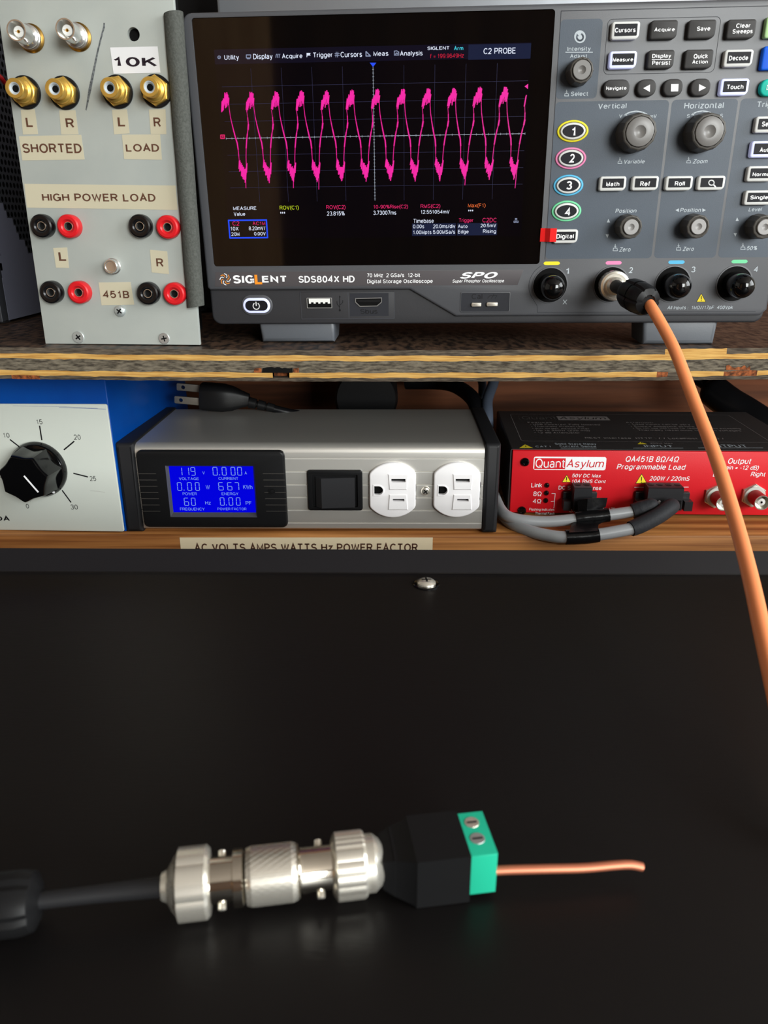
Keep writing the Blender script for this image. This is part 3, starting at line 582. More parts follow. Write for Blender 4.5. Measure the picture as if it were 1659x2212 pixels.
ic.line(ip(z3, (601, 469), (638, 469), (638, 494), (601, 494)), .4, YS - .03, 'scr_dim', True); ic.line(ip(z3, (608, 501), (630, 501)), .4, YS - .03, 'scr_dim')
for q in (853, 866, 880): ic.line(ip(z3, (q, 492), (q + 2, 470), (q + 8, 462)), .35, YS - .03, 'scr_dim')
ic.flat(ip(z3, (1115, 452), (1150, 452), (1143, 462), (1150, 474), (1122, 474), (1120, 488), (1115, 488)), YS - .03, 'scr_white')
for q in (1368, 1382): ic.line(ip(z3, (q, 445), (q - 3, 487)), .35, YS - .03, 'scr_dim')
for q in (458, 473): ic.line(ip(z3, (1357, q), (1395, q)), .35, YS - .03, 'scr_dim')
ic.line(ip(z4, (42, 440), (42, 478), (80, 478)), .5, YS - .03, 'scr_dim', True); ic.line(ip(z4, (284, 436), (304, 434), (322, 444), (322, 470), (284, 471)), .35, YS - .03, 'scr_dim', True); ic.line(ip(z4, (292, 465), (300, 450), (308, 462), (316, 450)), .35, YS - .03, 'scr_dim')
ic.flat(ip(z4, (74, 535), (130, 535), (102, 572)), YS - .03, 'scr_blue'); ic.flat(ip(z4, (1395, 737), (1426, 715), (1424, 760)), YS - .05, 'scr_magenta')
ic.flat(ip(z3, *[(x, y) for x, y in rrect(378, 418, 1148, 1186, 5)]), YS - .02, 'scr_pink'); ic.line(ip(z3, (392, 1158), (386, 1166), (392, 1175)), .3, YS - .04, 'scr_bg'); ic.line(ip(z3, (399, 1159), (406, 1159), (399, 1174), (407, 1174)), .3, YS - .04, 'scr_bg')
q = fs.box(z5, 455, 378, 777, 528, YS); ic.line([(q[0], q[2]), (q[1], q[2]), (q[1], q[3]), (q[0], q[3])], .75, YS - .02, 'scr_blue', True)
for q in ((1322, 369), (1311, 391), (1333, 391)): ic.line(ip(z6, (q[0] - 7, q[1] - 6), (q[0] + 7, q[1] - 6), (q[0] + 7, q[1] + 6), (q[0] - 7, q[1] + 6)), .3, YS - .03, 'scr_dim', True)
ic.build('icons', dpl, fix=False)

# printed areas of the control side
pr = MB()
pr.flat(rrect(*fs.box(z7, 90, 143, 400, 738), 2), -.04, 'scope_section')
ztop, zbt = L(*z7(500, 755))[1], L(*z8(500, 560))[1]
for xa, xb in ((z7(55, 1000), z7(893, 1000)), (z7(913, 1000), z7(1400, 1000)), (z7(1420, 1000), (1712, 290))):
    pr.flat(rrect(L(*xa)[0], L(*xb)[0], zbt, ztop, 2), -.04, 'scope_section')
pr.line(rrect(*fs.box(z7, 445, 135, 1280, 548), 2.2), .22, -.05, 'scope_line', True)
xv = L(1204, 150)[0]; pr.line([(xv, ZT - 3.2), (xv, L(1172, 560)[1])], .3, -.05, 'scope_line'); pr.line([(xv, ZT - 3.2), (XR - 2, ZT - 3.2)], .3, -.05, 'scope_line')
c1 = L(*z8(182, 740)); arc = [(c1[0] - 11.2 * math.cos(rad(a)), c1[1] - 11.2 * math.sin(rad(a))) for a in range(-62, 48, 8)]
pr.line(arc + [L(*z8(95, 880)), L(*z8(97, 925)), (XR - 6, L(*z8(97, 925))[1])], .22, -.05, 'scope_line')
for nm, zm, x, y, wd_, m in (('y', z8, 194, 592, 112, 'ring_yellow'), ('p', z8, 613, 589, 110, 'ring_pink'), ('b', z8, 1039, 584, 112, 'ring_blue'), ('g', z8, 1466, 580, 111, 'ring_green')):
    pr.flat(rrect(*fs.box(zm, x - wd_ / 2, y - 12, x + wd_ / 2, y + 12), 1.2), -.05, m)
pr.flat(fs.poly(z8, [(1175, 853), (1237, 853), (1207, 797)]), -.05, 'warn_yellow'); pr.line(fs.poly(z8, [(1175, 853), (1237, 853), (1207, 797)]), .2, -.06, 'ink_dark', True); pr.line(fs.poly(z8, [(1207, 815), (1207, 835)]), .4, -.07, 'ink_dark'); pr.line(fs.poly(z8, [(1207, 843), (1207, 846)]), .4, -.07, 'ink_dark')
pr.build('printed_areas', osc, fix=False)
sb = MB().prism([L(*z5(338, 822)), L(*z5(330, 945)), L(*z6(1335, 932)), L(*z6(1388, 800))][::1], -.05, .2, 'scope_strip', bev=.15); strip = tag(sb.build('brand_strip', osc), 'brownish grey printed strip under the screen')
lt = MB()
def ST(s, zm, x0, y0, x1, y1, m='ink_white', bold=.015, shear=0, y=-.07): lt.text(s, fs.box(zm, x0, y0, x1, y1, 0), y, m, bold, shear)
for a in (('Intensity', z7, 158, 350, 332, 388), ('Adjust', z7, 178, 402, 305, 438), ('Select', z7, 185, 685, 312, 718), ('Vertical', z7, 388, 775, 600, 818), ('Horizontal', z7, 1033, 768, 1327, 812), ('Trigger', z7, 1578, 758, 1780, 812),
          ('V', z7, 545, 857, 568, 885), ('mV', z7, 772, 857, 825, 886), ('S', z7, 1052, 855, 1073, 882), ('nS', z7, 1280, 852, 1322, 880)): ST(*a, m='ink_grey')
for a in (('Variable', z7, 583, 1195, 737, 1228), ('Zoom', z7, 1095, 1190, 1207, 1223), ('Position', z8, 625, 222, 768, 250), ('Position', z8, 1063, 217, 1205, 245), ('Level', z8, 1527, 215, 1617, 243), ('Zero', z8, 650, 483, 728, 513), ('Zero', z8, 1080, 480, 1157, 508), ('50%', z8, 1515, 475, 1585, 503)): ST(*a, m='ink_grey', shear=.15)
for a in (('1', z8, 290, 622, 312, 662), ('2', z8, 715, 618, 743, 658), ('3', z8, 1140, 614, 1167, 653), ('4', z8, 1562, 610, 1590, 648)): ST(*a, m='ink_grey', bold=.02)
ST('X', z8, 268, 838, 298, 870, bold=0, m='ink_grey'); ST('All Inputs :  1MΩ//17pF  400Vpk', z8, 978, 876, 1420, 907, m='ink_grey', shear=.1)
ST('SDS804X HD', z5, 1047, 845, 1525, 910, bold=.03, y=-.1); ST('70 MHz  2 GSa/s  12-bit', z6, 52, 828, 503, 866, y=-.1); ST('Digital Storage Oscilloscope', z6, 52, 882, 612, 922, y=-.1); ST('Super Phosphor Oscilloscope', z6, 780, 882, 1220, 914, shear=.2, y=-.1)
ST('SIG', z5, 488, 846, 668, 918, bold=.05, y=-.1); ST('L', z5, 672, 843, 735, 925, 'logo_orange', .05, y=-.1); ST('ENT', z5, 735, 844, 942, 917, bold=.05, y=-.1)
ST('SPO', z6, 843, 820, 1165, 876, bold=.05, shear=.35, y=-.1)
for k in range(8):
    a0 = k * PI / 4; cxx, czz = L(*zE(110, 138)); pts = [(cxx + r * math.cos(a0 + q), czz + r * math.sin(a0 + q)) for r, q in ((1.15, 0), (1.9, .12), (2.55, .42), (2.95, .85))]
    lt.line(pts, .42, -.1, 'ink_white' if k % 2 else 'logo_orange')
ln = lambda zm, *pts, w=.3, m='ink_grey': lt.line(fs.poly(zm, pts), w, -.07, m)
ln(z7, (145, 391), (347, 391), w=.35)
o_, i_ = (fs.poly(z7, circle(252, 275, r, r + 3, 24)) for r in (44, 26)); lt.flat(fs.poly(z7, circle(252, 275, 43, 48, 24)), -.065, 'ink_grey')
ln(z7, *[(252 + 24 * math.cos(rad(a)), 278 + 26 * math.sin(rad(a))) for a in range(-60, 200, 20)], w=.8, m='scope_section'); lt.flat(fs.poly(z7, [(222, 275), (243, 270), (230, 250)]), -.075, 'scope_section')
for x, y, zm in ((152, 708, z7), (551, 1213, z7), (1065, 1209, z7), (624, 497, z8), (1053, 493, z8), (1489, 489, z8)):
    ln(zm, (x - 15, y + 10), (x + 15, y + 10), (x + 12, y - 8), (x - 12, y - 8), (x - 15, y + 10), w=.28); ln(zm, (x, y - 34), (x, y - 12), w=.3); lt.flat(fs.poly(zm, [(x - 8, y - 22), (x + 8, y - 22), (x, y - 10)]), -.07, 'ink_grey')
for x0, x1, y in ((580, 765, 862), (1082, 1258, 860)):
    xm = (x0 + x1) / 2; ln(z7, *[(xm + (x1 - x0) * .5 * q, y - 30 * (1 - q * q)) for q in (-.86, -.5, 0, .5, .86)], w=.55)
    lt.flat(fs.poly(z7, [(x0, y), (x0 + 22, y - 17), (x0 + 24, y + 3)]), -.07, 'ink_grey'); lt.flat(fs.poly(z7, [(x1, y), (x1 - 24, y - 17), (x1 - 22, y + 3)]), -.07, 'ink_grey')
for x, y, s in ((578, 303, 1), (570, 408, -1), (1450, 293, 1), (1437, 400, -1)): lt.flat(fs.poly(z8, [(x - 11, y + 12 * s), (x + 11, y + 12 * s), (x, y - 12 * s)]), -.07, 'ink_grey')
for x, s in ((1043, 1), (1226, -1)): lt.flat(fs.poly(z8, [(x + 12 * s, 220), (x + 12 * s, 244), (x - 12 * s, 232)]), -.07, 'ink_grey')
lt.build('lettering', osc, fix=False)

# buttons
def button(zm, rect, texts, lit=0, shape='leaf', m=None, name='button', h=3.0, extra=None, label=None):
    b = fs.box(zm, *rect, -h); mb = MB()
    x0, x1, z0, z1 = b; g_ = .5
    rr = (2.4, 1.3, 1.3, 1.1) if shape == 'leaf' else ((z1 - z0) / 2 - .01) if shape == 'pill' else 1.4
    base = rrect(x0 - g_, x1 + g_, z0 - g_, z1 + g_, rr, 6)
    mm = m or ('button_lit' if lit == 2 else 'button_white' if lit else 'button_dark')
    mb.prism(base, -h, 0, mm, bev=.75)
    o = mb.build(name, osc)
    if label: o['label'] = label
    if lit:
        MB().prism(rrect(x0 + .95, x1 - .75, z0 + 1.0, z1 - .55, .3), -h - .12, -h + .2, 'button_black').build('legend_plate', o)
    if texts or extra:
        tt = MB()
        for s, r in texts: tt.text(s, fs.box(zm, *r, -h), -h - .2, 'ink_white', .034)
        for kind, pts in (extra or ()):
            if kind == 'fill': tt.flat(fs.poly(zm, pts, -h), -h - .2, 'ink_white')
            else: tt.line(fs.poly(zm, pts, -h), kind, -h - .2, 'ink_white')
        tt.build('lettering', o, fix=False)
    return o
LT = lambda s: 'white-framed button' if s == 1 else 'white-framed button, lit'
button(z7, (497, 168, 692, 287), [('Cursors', (513, 207, 668, 243))], 1)
button(z7, (790, 158, 975, 285), [('Acquire', (808, 202, 962, 240))]); button(z7, (1070, 155, 1262, 280), [('Save', (1127, 198, 1227, 236))])
button(z7, (1362, 152, 1560, 280), [('Clear', (1420, 175, 1525, 209)), ('Sweeps', (1393, 218, 1543, 256))])
button(z7, (480, 390, 670, 505), [('Measure', (497, 430, 650, 464))], 2, label='white-framed button glowing faintly blue')
button(z7, (768, 382, 950, 505), [('Display', (792, 403, 933, 441)), ('Persist', (792, 453, 925, 487))], extra=[(.28, [(790, 446), (934, 446)])])
button(z7, (1045, 378, 1240, 505), [('Quick', (1102, 403, 1208, 439)), ('Action', (1092, 444, 1208, 477))])
button(z7, (1340, 378, 1540, 492), [('Decode', (1367, 416, 1510, 452))], 1)
button(z7, (437, 602, 616, 718), [('Navigate', (448, 643, 600, 679))], shape='pill')
button(z7, (690, 600, 815, 713), [], shape='pill', extra=[('fill', [(725, 660), (776, 633), (774, 688)])], name='button')
button(z7, (885, 598, 1015, 711), [], shape='pill', extra=[('fill', [(933, 630), (989, 629), (986, 684), (931, 685)])])
button(z7, (1090, 596, 1222, 710), [], shape='pill', extra=[('fill', [(1143, 630), (1195, 656), (1140, 684)])])
button(z7, (1310, 596, 1508, 706), [('Touch', (1352, 633, 1475, 668))], 2, label='white-framed button glowing faintly blue')
button(z7, (1572, 878, 1765, 985), [('Setup', (1613, 908, 1725, 952))], 1); button(z7, (1540, 1063, 1732, 1170), [('Auto', (1597, 1100, 1690, 1138))], 2)
button(z7, (1512, 1250, 1702, 1350), [('Normal', (1543, 1286, 1680, 1322))], 1); button(z8, (1508, 105, 1690, 190), [('Single', (1538, 132, 1660, 165))], 1)
button(z7, (1650, 130, 1830, 275), [], m='button_green', label='pale green button'); button(z7, (1625, 352, 1820, 515), [], m='button_blue', label='bright blue button'); button(z7, (1612, 598, 1800, 710), [('Default', (1648, 635, 1765, 672))], m='button_teal', shape='pill', label='teal button')
for r, tx in (((525, 10, 692, 95), [('Math', (562, 38, 652, 73))]), ((745, 8, 912, 92), [('Ref', (793, 37, 858, 70))]), ((972, 8, 1143, 92), [('Roll', (1027, 36, 1095, 67))]), ((215, 370, 365, 450), [('Digital', (225, 393, 343, 432))])): button(z8, r, tx, 1)
button(z8, (1190, 6, 1362, 90), [], 1, extra=[(.5, [(1275 + 18 * math.cos(k * PI / 8), 46 + 17 * math.sin(k * PI / 8)) for k in range(17)]), (.65, [(1288, 58), (1302, 74)])])
for zm, x, y, rx, rz, m, s in ((z7, 197, 982, 118, 83, 'ring_yellow', '1'), (z7, 182, 1185, 116, 82, 'ring_pink', '2'), (z8, 305, 64, 102, 72, 'ring_blue', '3'), (z8, 292, 238, 101, 71, 'ring_green', '4')):
    c = L(*zm(x, y)); a = abs(L(*zm(x + rx, y))[0] - c[0]); b = abs(L(*zm(x, y + rz))[1] - c[1])
    mb = MB().prism(circle(c[0], c[1], a, b, 40), -.8, 0, m, bev=.5, holes=[circle(c[0], c[1], a * .84, b * .8, 40)]); mb.ring(circle(c[0], c[1], a * .875, b * .845, 40), circle(c[0], c[1], a * .85, b * .815, 40), -.83, 'scope_line')
    o = mb.build('button_surround', osc)
    o = MB().prism(circle(c[0], c[1], a * .8, b * .77, 40), -1.6, 0, 'button_white', bev=.5).build('channel_button', osc)
    MB().prism(circle(c[0], c[1], a * .67, b * .57, 40), -1.72, -1.5, 'button_black').build('legend_plate', o)
    q = .9 if s == '1' else 1.4
    MB().text(s, (c[0] - q + .3, c[0] + q + .3, c[1] - 2, c[1] + 2), -1.8, 'ink_white', .03).build('lettering', o, fix=False)
# rotary knobs
def knob(zm, x, y, h, rc, rl, rb, light=False):
    """faceted grip, a lip ring, then the pale cap with a polished dimple"""
    c = L(*zm(x, y), -h); o_ = (c[0], 0, c[1])
    mb = MB(); grip = lambda t, r, a: r * .98 * math.cos(PI / 12) / math.cos((t % (PI / 6)) - PI / 12)
    mb.lathe(o_, [(rb, 0), (rb, 1), (rb * .97, h * .55), (rl * 1.04, h - 2.2), (rl * 1.04, h - 1.2), (rl * .98, h - .8), (rl * .9, h - .7), (rc * 1.06, h - 1.3)], 'knob_grey', 48, mod=grip)
    k = mb.build('rotary_knob', osc, angle=18)
    MB().lathe(o_, [(rc * 1.03, h - 1.4), (rc * 1.0, h - .2), (rc * .95, h), (rc * .44, h), (rc * .38, h - .25), (rc * .2, h - .75), (rc * .02, h - .9)], 'knob_cap_light' if light else 'knob_cap', 40).build('knob_cap', k)
knob(z7, 703, 985, 13, 6.5, 8.0, 9.2); knob(z7, 1224, 983, 13, 6.5, 8.0, 9.2); knob(z7, 268, 522, 11, 4.2, 5.5, 6.2)
knob(z8, 733, 347, 11.5, 3.7, 5.6, 6.2, 1); knob(z8, 1190, 344, 11.5, 3.7, 5.6, 6.2, 1); knob(z8, 1640, 347, 11.5, 3.7, 5.6, 6.2, 1)
# recessed input sockets
inputs = []
for x, y in ((182, 741), (596, 736), (1013, 733), (1430, 731)):
    c = L(*z8(x, y)); inputs.append(c)
    mb = MB(); mb.lathe((c[0], 0, c[1]), [(9.6, -.02), (9.5, .25), (8.9, .3), (8.9, .05)], 'scope_bezel', 40, cap1=False); mb.lathe((c[0], 0, c[1]), [(8.95, .07), (.1, .07)], 'black_hole', 40, cap1=True)
    mb.lathe((c[0], 0, c[1]), [(5.4, 0), (5.4, 2.2)], 'nickel', 28); mb.build('input_socket', osc)
# lower fascia: power button, ports, calibration posts
YF = 2.2
b = fs.box(z5, 560, 1015, 826, 1188, YF); mb = MB().prism(rrect(*b, (b[3] - b[2]) / 2 - .1, 8), YF - .5, YF + .5, 'scope_bezel', bev=.4); pw = mb.build('power_button', osc)
b = fs.box(z5, 576, 1040, 806, 1168, YF); MB().prism(rrect(*b, (b[3] - b[2]) / 2 - .1, 8), YF - 1, YF, 'button_lit', bev=.3).build('light_ring', pw)
b = fs.box(z5, 596, 1062, 786, 1148, YF); MB().prism(rrect(*b, (b[3] - b[2]) / 2 - .1, 8), YF - 1.12, YF, 'button_black').build('legend_plate', pw)
c = L(*z5(686, 1110), YF - 1); mb = MB(); mb.line([(c[0] + 1.75 * math.sin(rad(a)), c[1] + 1.75 * math.cos(rad(a))) for a in range(38, 324, 15)], .5, YF - 1.2, 'ink_white'); mb.line([(c[0], c[1] + .2), (c[0], c[1] + 2.2)], .5, YF - 1.2, 'ink_white'); mb.build('lettering', pw, fix=False)
pf = MB(); pp = fs.poly(z5, [(1060, 990), (1865, 990), (1865, 1215), (1075, 1220)], YF)
pf.prism(pp, YF - .25, YF + .2, 'scope_skirt_shade', bev=.2); pf.line(pp[0:0] + [pp[0], pp[3], pp[2], pp[1]], .25, YF - .3, 'scope_grey'); q = fs.poly(z5, [(1468, 995), (1478, 1218)], YF); pf.line(q, .3, YF - .3, 'scope_grey')
b = fs.box(z5, 1485, 1000, 1815, 1195, YF); pf.flat([(b[0], b[2]), (b[1], b[2]), (b[1], b[3]), (b[0], b[3])], YF - .28, 'scope_line'); pfo = pf.build('port_panel', osc, fix=False)
b = fs.box(z5, 1118, 1038, 1333, 1128, YF); mb = MB().prism(rrect(*b, .4), YF - .8, YF, 'steel', holes=[rrect(b[0] + .35, b[1] - .35, b[2] + .35, b[3] - .35, .2)]); mb.flat(rrect(b[0] + .3, b[1] - .3, b[2] + .3, b[3] - .3, .2), YF - .32, 'black_hole')
us = tag(mb.build('usb_port', osc), 'metal socket with a white tongue'); tb = (b[0] + 1.2, b[1] - 1.0, (b[2] + b[3]) / 2 - .3, b[3] - .5)
mb = MB().box(tb[0], tb[1], YF - .7, YF - .3, tb[2], tb[3], 'teflon'); [mb.box(tb[0] + 1.2 + k * 2.6, tb[0] + 2.6 + k * 2.6, YF - .74, YF - .7, tb[2], tb[2] + .7, 'black_hole') for k in range(4)]; mb.build('tongue', us)
hp = fs.poly(z5, [(1530, 1042), (1758, 1036), (1758, 1078), (1718, 1112), (1570, 1116), (1530, 1078)], YF)
mb = MB().prism(hp, YF - .7, YF, 'knob_cap', holes=[inset(ccw(hp), .45)]); mb.flat(inset(ccw(hp), .4), YF - .32, 'black_hole'); q = inset(ccw(hp), 1.1); mb.box(min(p[0] for p in q), max(p[0] for p in q), YF - .6, YF - .3, sum(p[1] for p in q) / len(q) - .2, max(p[1] for p in q), 'black_plastic'); mb.build('bus_port', osc)
mb = MB(); mb.text('Sbus', fs.box(zE, 1322, 402, 1475, 447, YF), YF - .35, 'ink_dark', .01)
c = [L(*zE(x, y), YF) for x, y in ((1137, 292), (1137, 415), (1112, 335), (1163, 325))]
mb.line([c[0], c[1]], .35, YF - .35, 'ink_dark'); mb.line([c[2], (c[2][0], c[2][1] - 1.4), (c[1][0], c[1][1] + 1.6)], .3, YF - .35, 'ink_dark'); mb.line([c[3], (c[3][0], c[3][1] - 1.2), (c[1][0], c[1][1] + 2.6)], .3, YF - .35, 'ink_dark'); mb.flat(circle(c[1][0], c[1][1], .6), YF - .35, 'ink_dark'); mb.flat([(c[0][0] - .5, c[0][1] - .4), (c[0][0] + .5, c[0][1] - .4), (c[0][0], c[0][1] + .6)], YF - .35, 'ink_dark')
mb.build('port_lettering', osc, fix=False)
b = fs.box(z6, 845, 990, 1272, 1163); mb = MB().prism(rrect(*b, .8), -.3, .1, 'scope_bezel', bev=.25, holes=[rrect(b[0] + .5, b[1] - .5, b[2] + .5, b[3] - .5, .6)]); mb.flat(rrect(b[0] + .4, b[1] - .4, b[2] + .4, b[3] - .4, .6), -.02, 'scope_line')
mb.text('Cal', fs.box(z6, 943, 1005, 1035, 1052), -.06, 'ink_dark', .01)
gnd = fs.poly(z6, [(1078, 1045), (1098, 1022), (1160, 1022), (1143, 1045)]); mb.line([gnd[0], gnd[1]], .25, -.06, 'ink_dark'); mb.line([gnd[1], gnd[2], gnd[3]], .25, -.06, 'ink_dark'); mb.line(fs.poly(z6, [(1128, 1022), (1110, 1045)]), .25, -.06, 'ink_dark'); mb.line(fs.poly(z6, [(1130, 1022), (1134, 1005)]), .25, -.06, 'ink_dark')
cal = mb.build('calibration_recess', osc, fix=False)
for q in ((940, 1080, 1025, 1115), (1070, 1076, 1165, 1112)):
    b = fs.box(z6, *q); MB().prism(rrect(*b, .6), -1.4, 0, 'nickel', bev=.4).build('calibration_post', osc)

# dust caps pushed over inputs 1, 3 and 4
def dust_cap():
    mb = MB(); mb.lathe((0, 0, 0), [(6.3, .1), (6.4, 1), (6.25, 10), (6.0, 12.5), (5.2, 14.6), (3.9, 16), (2.2, 16.8), (.3, 17.1)], 'black_gloss', 36)
    return mb
cap_me = None
for i, s in ((0, 'one below the yellow bar, by the screen'), (2, 'one below the blue bar'), (3, 'one below the green bar')):
    c = inputs[i]; f = Face(fs.world((c[0], 0, c[1]))); f.R = fs.R
    if cap_me is None: o = dust_cap().build('dust_cap'); cap_me = o
    else: o = cap_me.copy(); C.objects.link(o)
    o.matrix_world = f.m4(); tag(o, 'glossy black dust cap, the ' + s, 'cap', 'dust caps on the oscilloscope inputs')
# red tape flag beside the Digital button
b = fs.box(z8, 122, 355, 226, 447, -3.3); mb = MB(); pts = [(b[0], -.25), (b[0] + (b[1] - b[0]) * .3, -.7), (b[0] + (b[1] - b[0]) * .58, -3.3), (b[1], -3.5)]
vs = [(x, y, z) for x, y in pts for z in (b[2], b[3])] + [(x, y + .12, z) for x, y in pts for z in (b[2], b[3])]
mb.add(vs, [(0, 2, 3, 1), (2, 4, 5, 3), (4, 6, 7, 5), (8, 9, 11, 10), (10, 11, 13, 12), (12, 13, 15, 14), (0, 1, 9, 8), (6, 14, 15, 7), (0, 8, 10, 2), (2, 10, 12, 4), (4, 12, 14, 6), (1, 3, 11, 9), (3, 5, 13, 11), (5, 7, 15, 13)], 'tape_red')
o = mb.build('tape_flag'); o.matrix_world = fs.m4(); tag(o, 'small red tape flag stuck between the oscilloscope screen and its lowest left button', 'tape')

# ------------------------------------------------------------------ aluminium load panel with sockets
z1, z2, zA, zB, zC, zD = zoom(0, 0, 3.6065), zoom(0, 380, 3.6065), zoom(250, 820, 4.046), zoom(620, 820, 3.318), zoom(1060, 820, 2.7696), zoom(0, 740, 3.6065)
fp = Face(at_y(265.5, 748.5, 428), -.6, .23, -1.2); fp.O.z = ZU + sag(fp.O.x) + .35
lp = thing('load_panel', fp, 'silver painted metal panel with sockets and cream paper labels, left of the oscilloscope', 'panel')
xl = (fp.loc(-8, 0)[0] + fp.loc(98.4, 747)[0]) / 2; xr = (fp.loc(374.4, 0)[0] + fp.loc(432.6, 750)[0]) / 2
hc = fp.loc(*z1(1040, 267))
MB().prism([(xl, 0), (xr, 0), (xr, 196), (xl, 196)], 0, 3, 'panel_paint', bev=.3, holes=[circle(hc[0], hc[1], 3.0)]).build('face_plate', lp)
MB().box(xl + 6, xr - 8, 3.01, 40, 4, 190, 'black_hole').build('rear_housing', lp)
def bnc(parent, face, c, h=16, ro=4.35, base=True):
    o_ = (c[0], 0, c[1]); mb = MB()
    mb.lathe(o_, [(6.3, 0), (6.3, .7), (5.9, 1.0), (5.6, 1.2)], 'brass_dark', 36)
    mb.lathe(o_, [(5.4, 1.2), (5.4, 3.0), (4.9, 3.2), (4.9, 4.2), (5.25, 4.4), (5.25, 5.2), (ro, 5.6), (ro, h - .6), (ro + .12, h - .5), (ro + .12, h), (ro - .45, h), (ro - .5, h - 8)], 'chrome', 36, cap1=False)
    mb.lathe(o_, [(ro - .5, h - 7.6), (.1, h - 7.6)], 'nickel', 24)
    for s in (-1, 1): mb.lathe((c[0] + s * 4.2 * .6, -(h - 4), c[1] + s * 4.2 * -.8), [(1, 0), (1, 1.3), (.8, 1.5)], 'chrome', 12, d=(s * .6, 0, -s * .8))
    b_ = mb.build('coaxial_socket', parent)
    i = MB(); i.lathe(o_, [(2.4, h - 7.6), (2.4, h - 2.6), (2.1, h - 2.4), (.75, h - 2.4)], 'teflon', 24, cap1=False); i.lathe(o_, [(.75, h - 2.4), (.7, h - 2.6), (.4, h - 2.6), (.35, h - 5)], 'gold', 14); i.build('insulator', b_)
for x, y in ((246, 300), (612, 290)): bnc(lp, fp, fp.loc(*z1(x, y)))
for x, y, ph in ((203, 722, .25), (505, 725, .3), (920, 717, .22), (1222, 712, .45)):
    c = fp.loc(*z1(x, y)); o_ = (c[0], 0, c[1]); mb = MB()
    mb.lathe(o_, [(7.5, 0), (7.5, 1.2), (7.2, 1.5)], 'black_plastic', 40); w_ = mb.build('phono_socket', lp)
    MB().lathe(o_, [(6.9, 1.5), (6.9, 3.5), (6.5, 3.9)], 'gold', 6, ph=ph).build('hex_nut', w_)
    mb = MB(); mb.lathe(o_, [(6.0, 3.9), (6.0, 4.3), (5.5, 4.6), (5.3, 6.2), (4.7, 6.7), (4.2, 7), (4.15, 10.2), (4.45, 10.6), (4.5, 12.2), (4.2, 12.6), (2.8, 12.6), (2.7, 11.8)], 'gold', 40, cap1=False); mb.build('barrel', w_)
    mb = MB(); mb.lathe(o_, [(2.75, 12.1), (2.4, 12.2), (1.6, 11.2), (1.5, 10.8)], 'ink_grey', 28, cap1=False); mb.lathe(o_, [(1.65, 11), (.1, 11)], 'black_hole', 20); mb.build('insulator', w_)
for i, (x, y) in enumerate(((348, 391), (556, 393), (1107, 392), (1321, 399), (418, 903), (634, 904), (1168, 912), (1372, 915))):
    c = fp.loc(*z2(x, y)); o_ = (c[0], 0, c[1]); m = ('jack_black', 'jack_red')[i % 2]; mb = MB()
    mb.lathe(o_, [(5.9, 0), (5.9, 3.6), (5.6, 4.5), (4.9, 4.95), (3.5, 4.9), (2.9, 4.4), (2.6, 3.8), (2.2, 3.7)], m, 40, cap1=False)
    j = tag(mb.build('banana_socket', lp), 'red socket' if i % 2 else 'black socket')
    mb = MB(); mb.lathe(o_, [(2.25, 3.75), (2.2, 4.0), (1.95, 4.0), (1.95, 1)], 'chrome', 28, cap1=False); mb.lathe(o_, [(2, 1.2), (.1, 1.2)], 'black_hole', 20); mb.build('contact_sleeve', j)
def screw(parent, face, c, r, h, m, ang=.4, csk=False, y0=0.0, name='screw'):
    mb = MB(); o_ = (c[0], y0, c[1]); mb.lathe(o_, [(r, 0), (r * .98, h * .4), (r * .8, h * .8), (r * .45, h), (.05, h * 1.05)] if not csk else [(r, 0), (r, h * .7), (r * .92, h), (.05, h)], m, 28)
    for k in range(2):
        a = ang + k * PI / 2; d, n_ = Vector((math.cos(a), math.sin(a))), Vector((-math.sin(a), math.cos(a))); q = Vector(c); L_, w2 = r * .52, r * .12
        y = y0 - h * (1.06 if not csk else 1.02)
        mb.add([(p.x, y, p.y) for p in (q - d * L_ - n_ * w2, q + d * L_ - n_ * w2, q + d * L_ + n_ * w2, q - d * L_ + n_ * w2)], [(0, 1, 2, 3)], 'black_matte')
    return mb.build(name, parent, fix=False)
screw(lp, fp, fp.loc(*z2(937, 1052)), 3.1, 1.8, 'zinc', .9); screw(lp, fp, fp.loc(*z2(612, 1256)), 3.2, .7, 'zinc', .6, True); screw(lp, fp, fp.loc(*z2(1280, 1266)), 3.0, .7, 'steel', .2, True)
c = fp.loc(*z2(885, 703)); mb = MB(); o_ = (c[0], 0, c[1]); mb.lathe(o_, [(4.1, 0), (4.1, 1), (3.7, 1.3), (3.6, 4.6), (3.3, 5), (2.8, 5), (2.6, 4.5), (1.2, 4.4)], 'chrome', 32); mb.line([(c[0] - 2.4, c[1] - 1.4), (c[0] + 2.4, c[1] + 1.4)], .7, -5.02, 'black_matte') if False else None; mb.build('threaded_bush', lp)
mb = MB(); mb.flat(fp.poly(z1, [(806, 178), (818, 180), (818, 215), (806, 250), (768, 400), (745, 520), (712, 700), (674, 862), (666, 856), (690, 690), (728, 520), (754, 400), (792, 250), (802, 215)]), -.04, 'marker'); mb.build('marker_line', lp, fix=False)
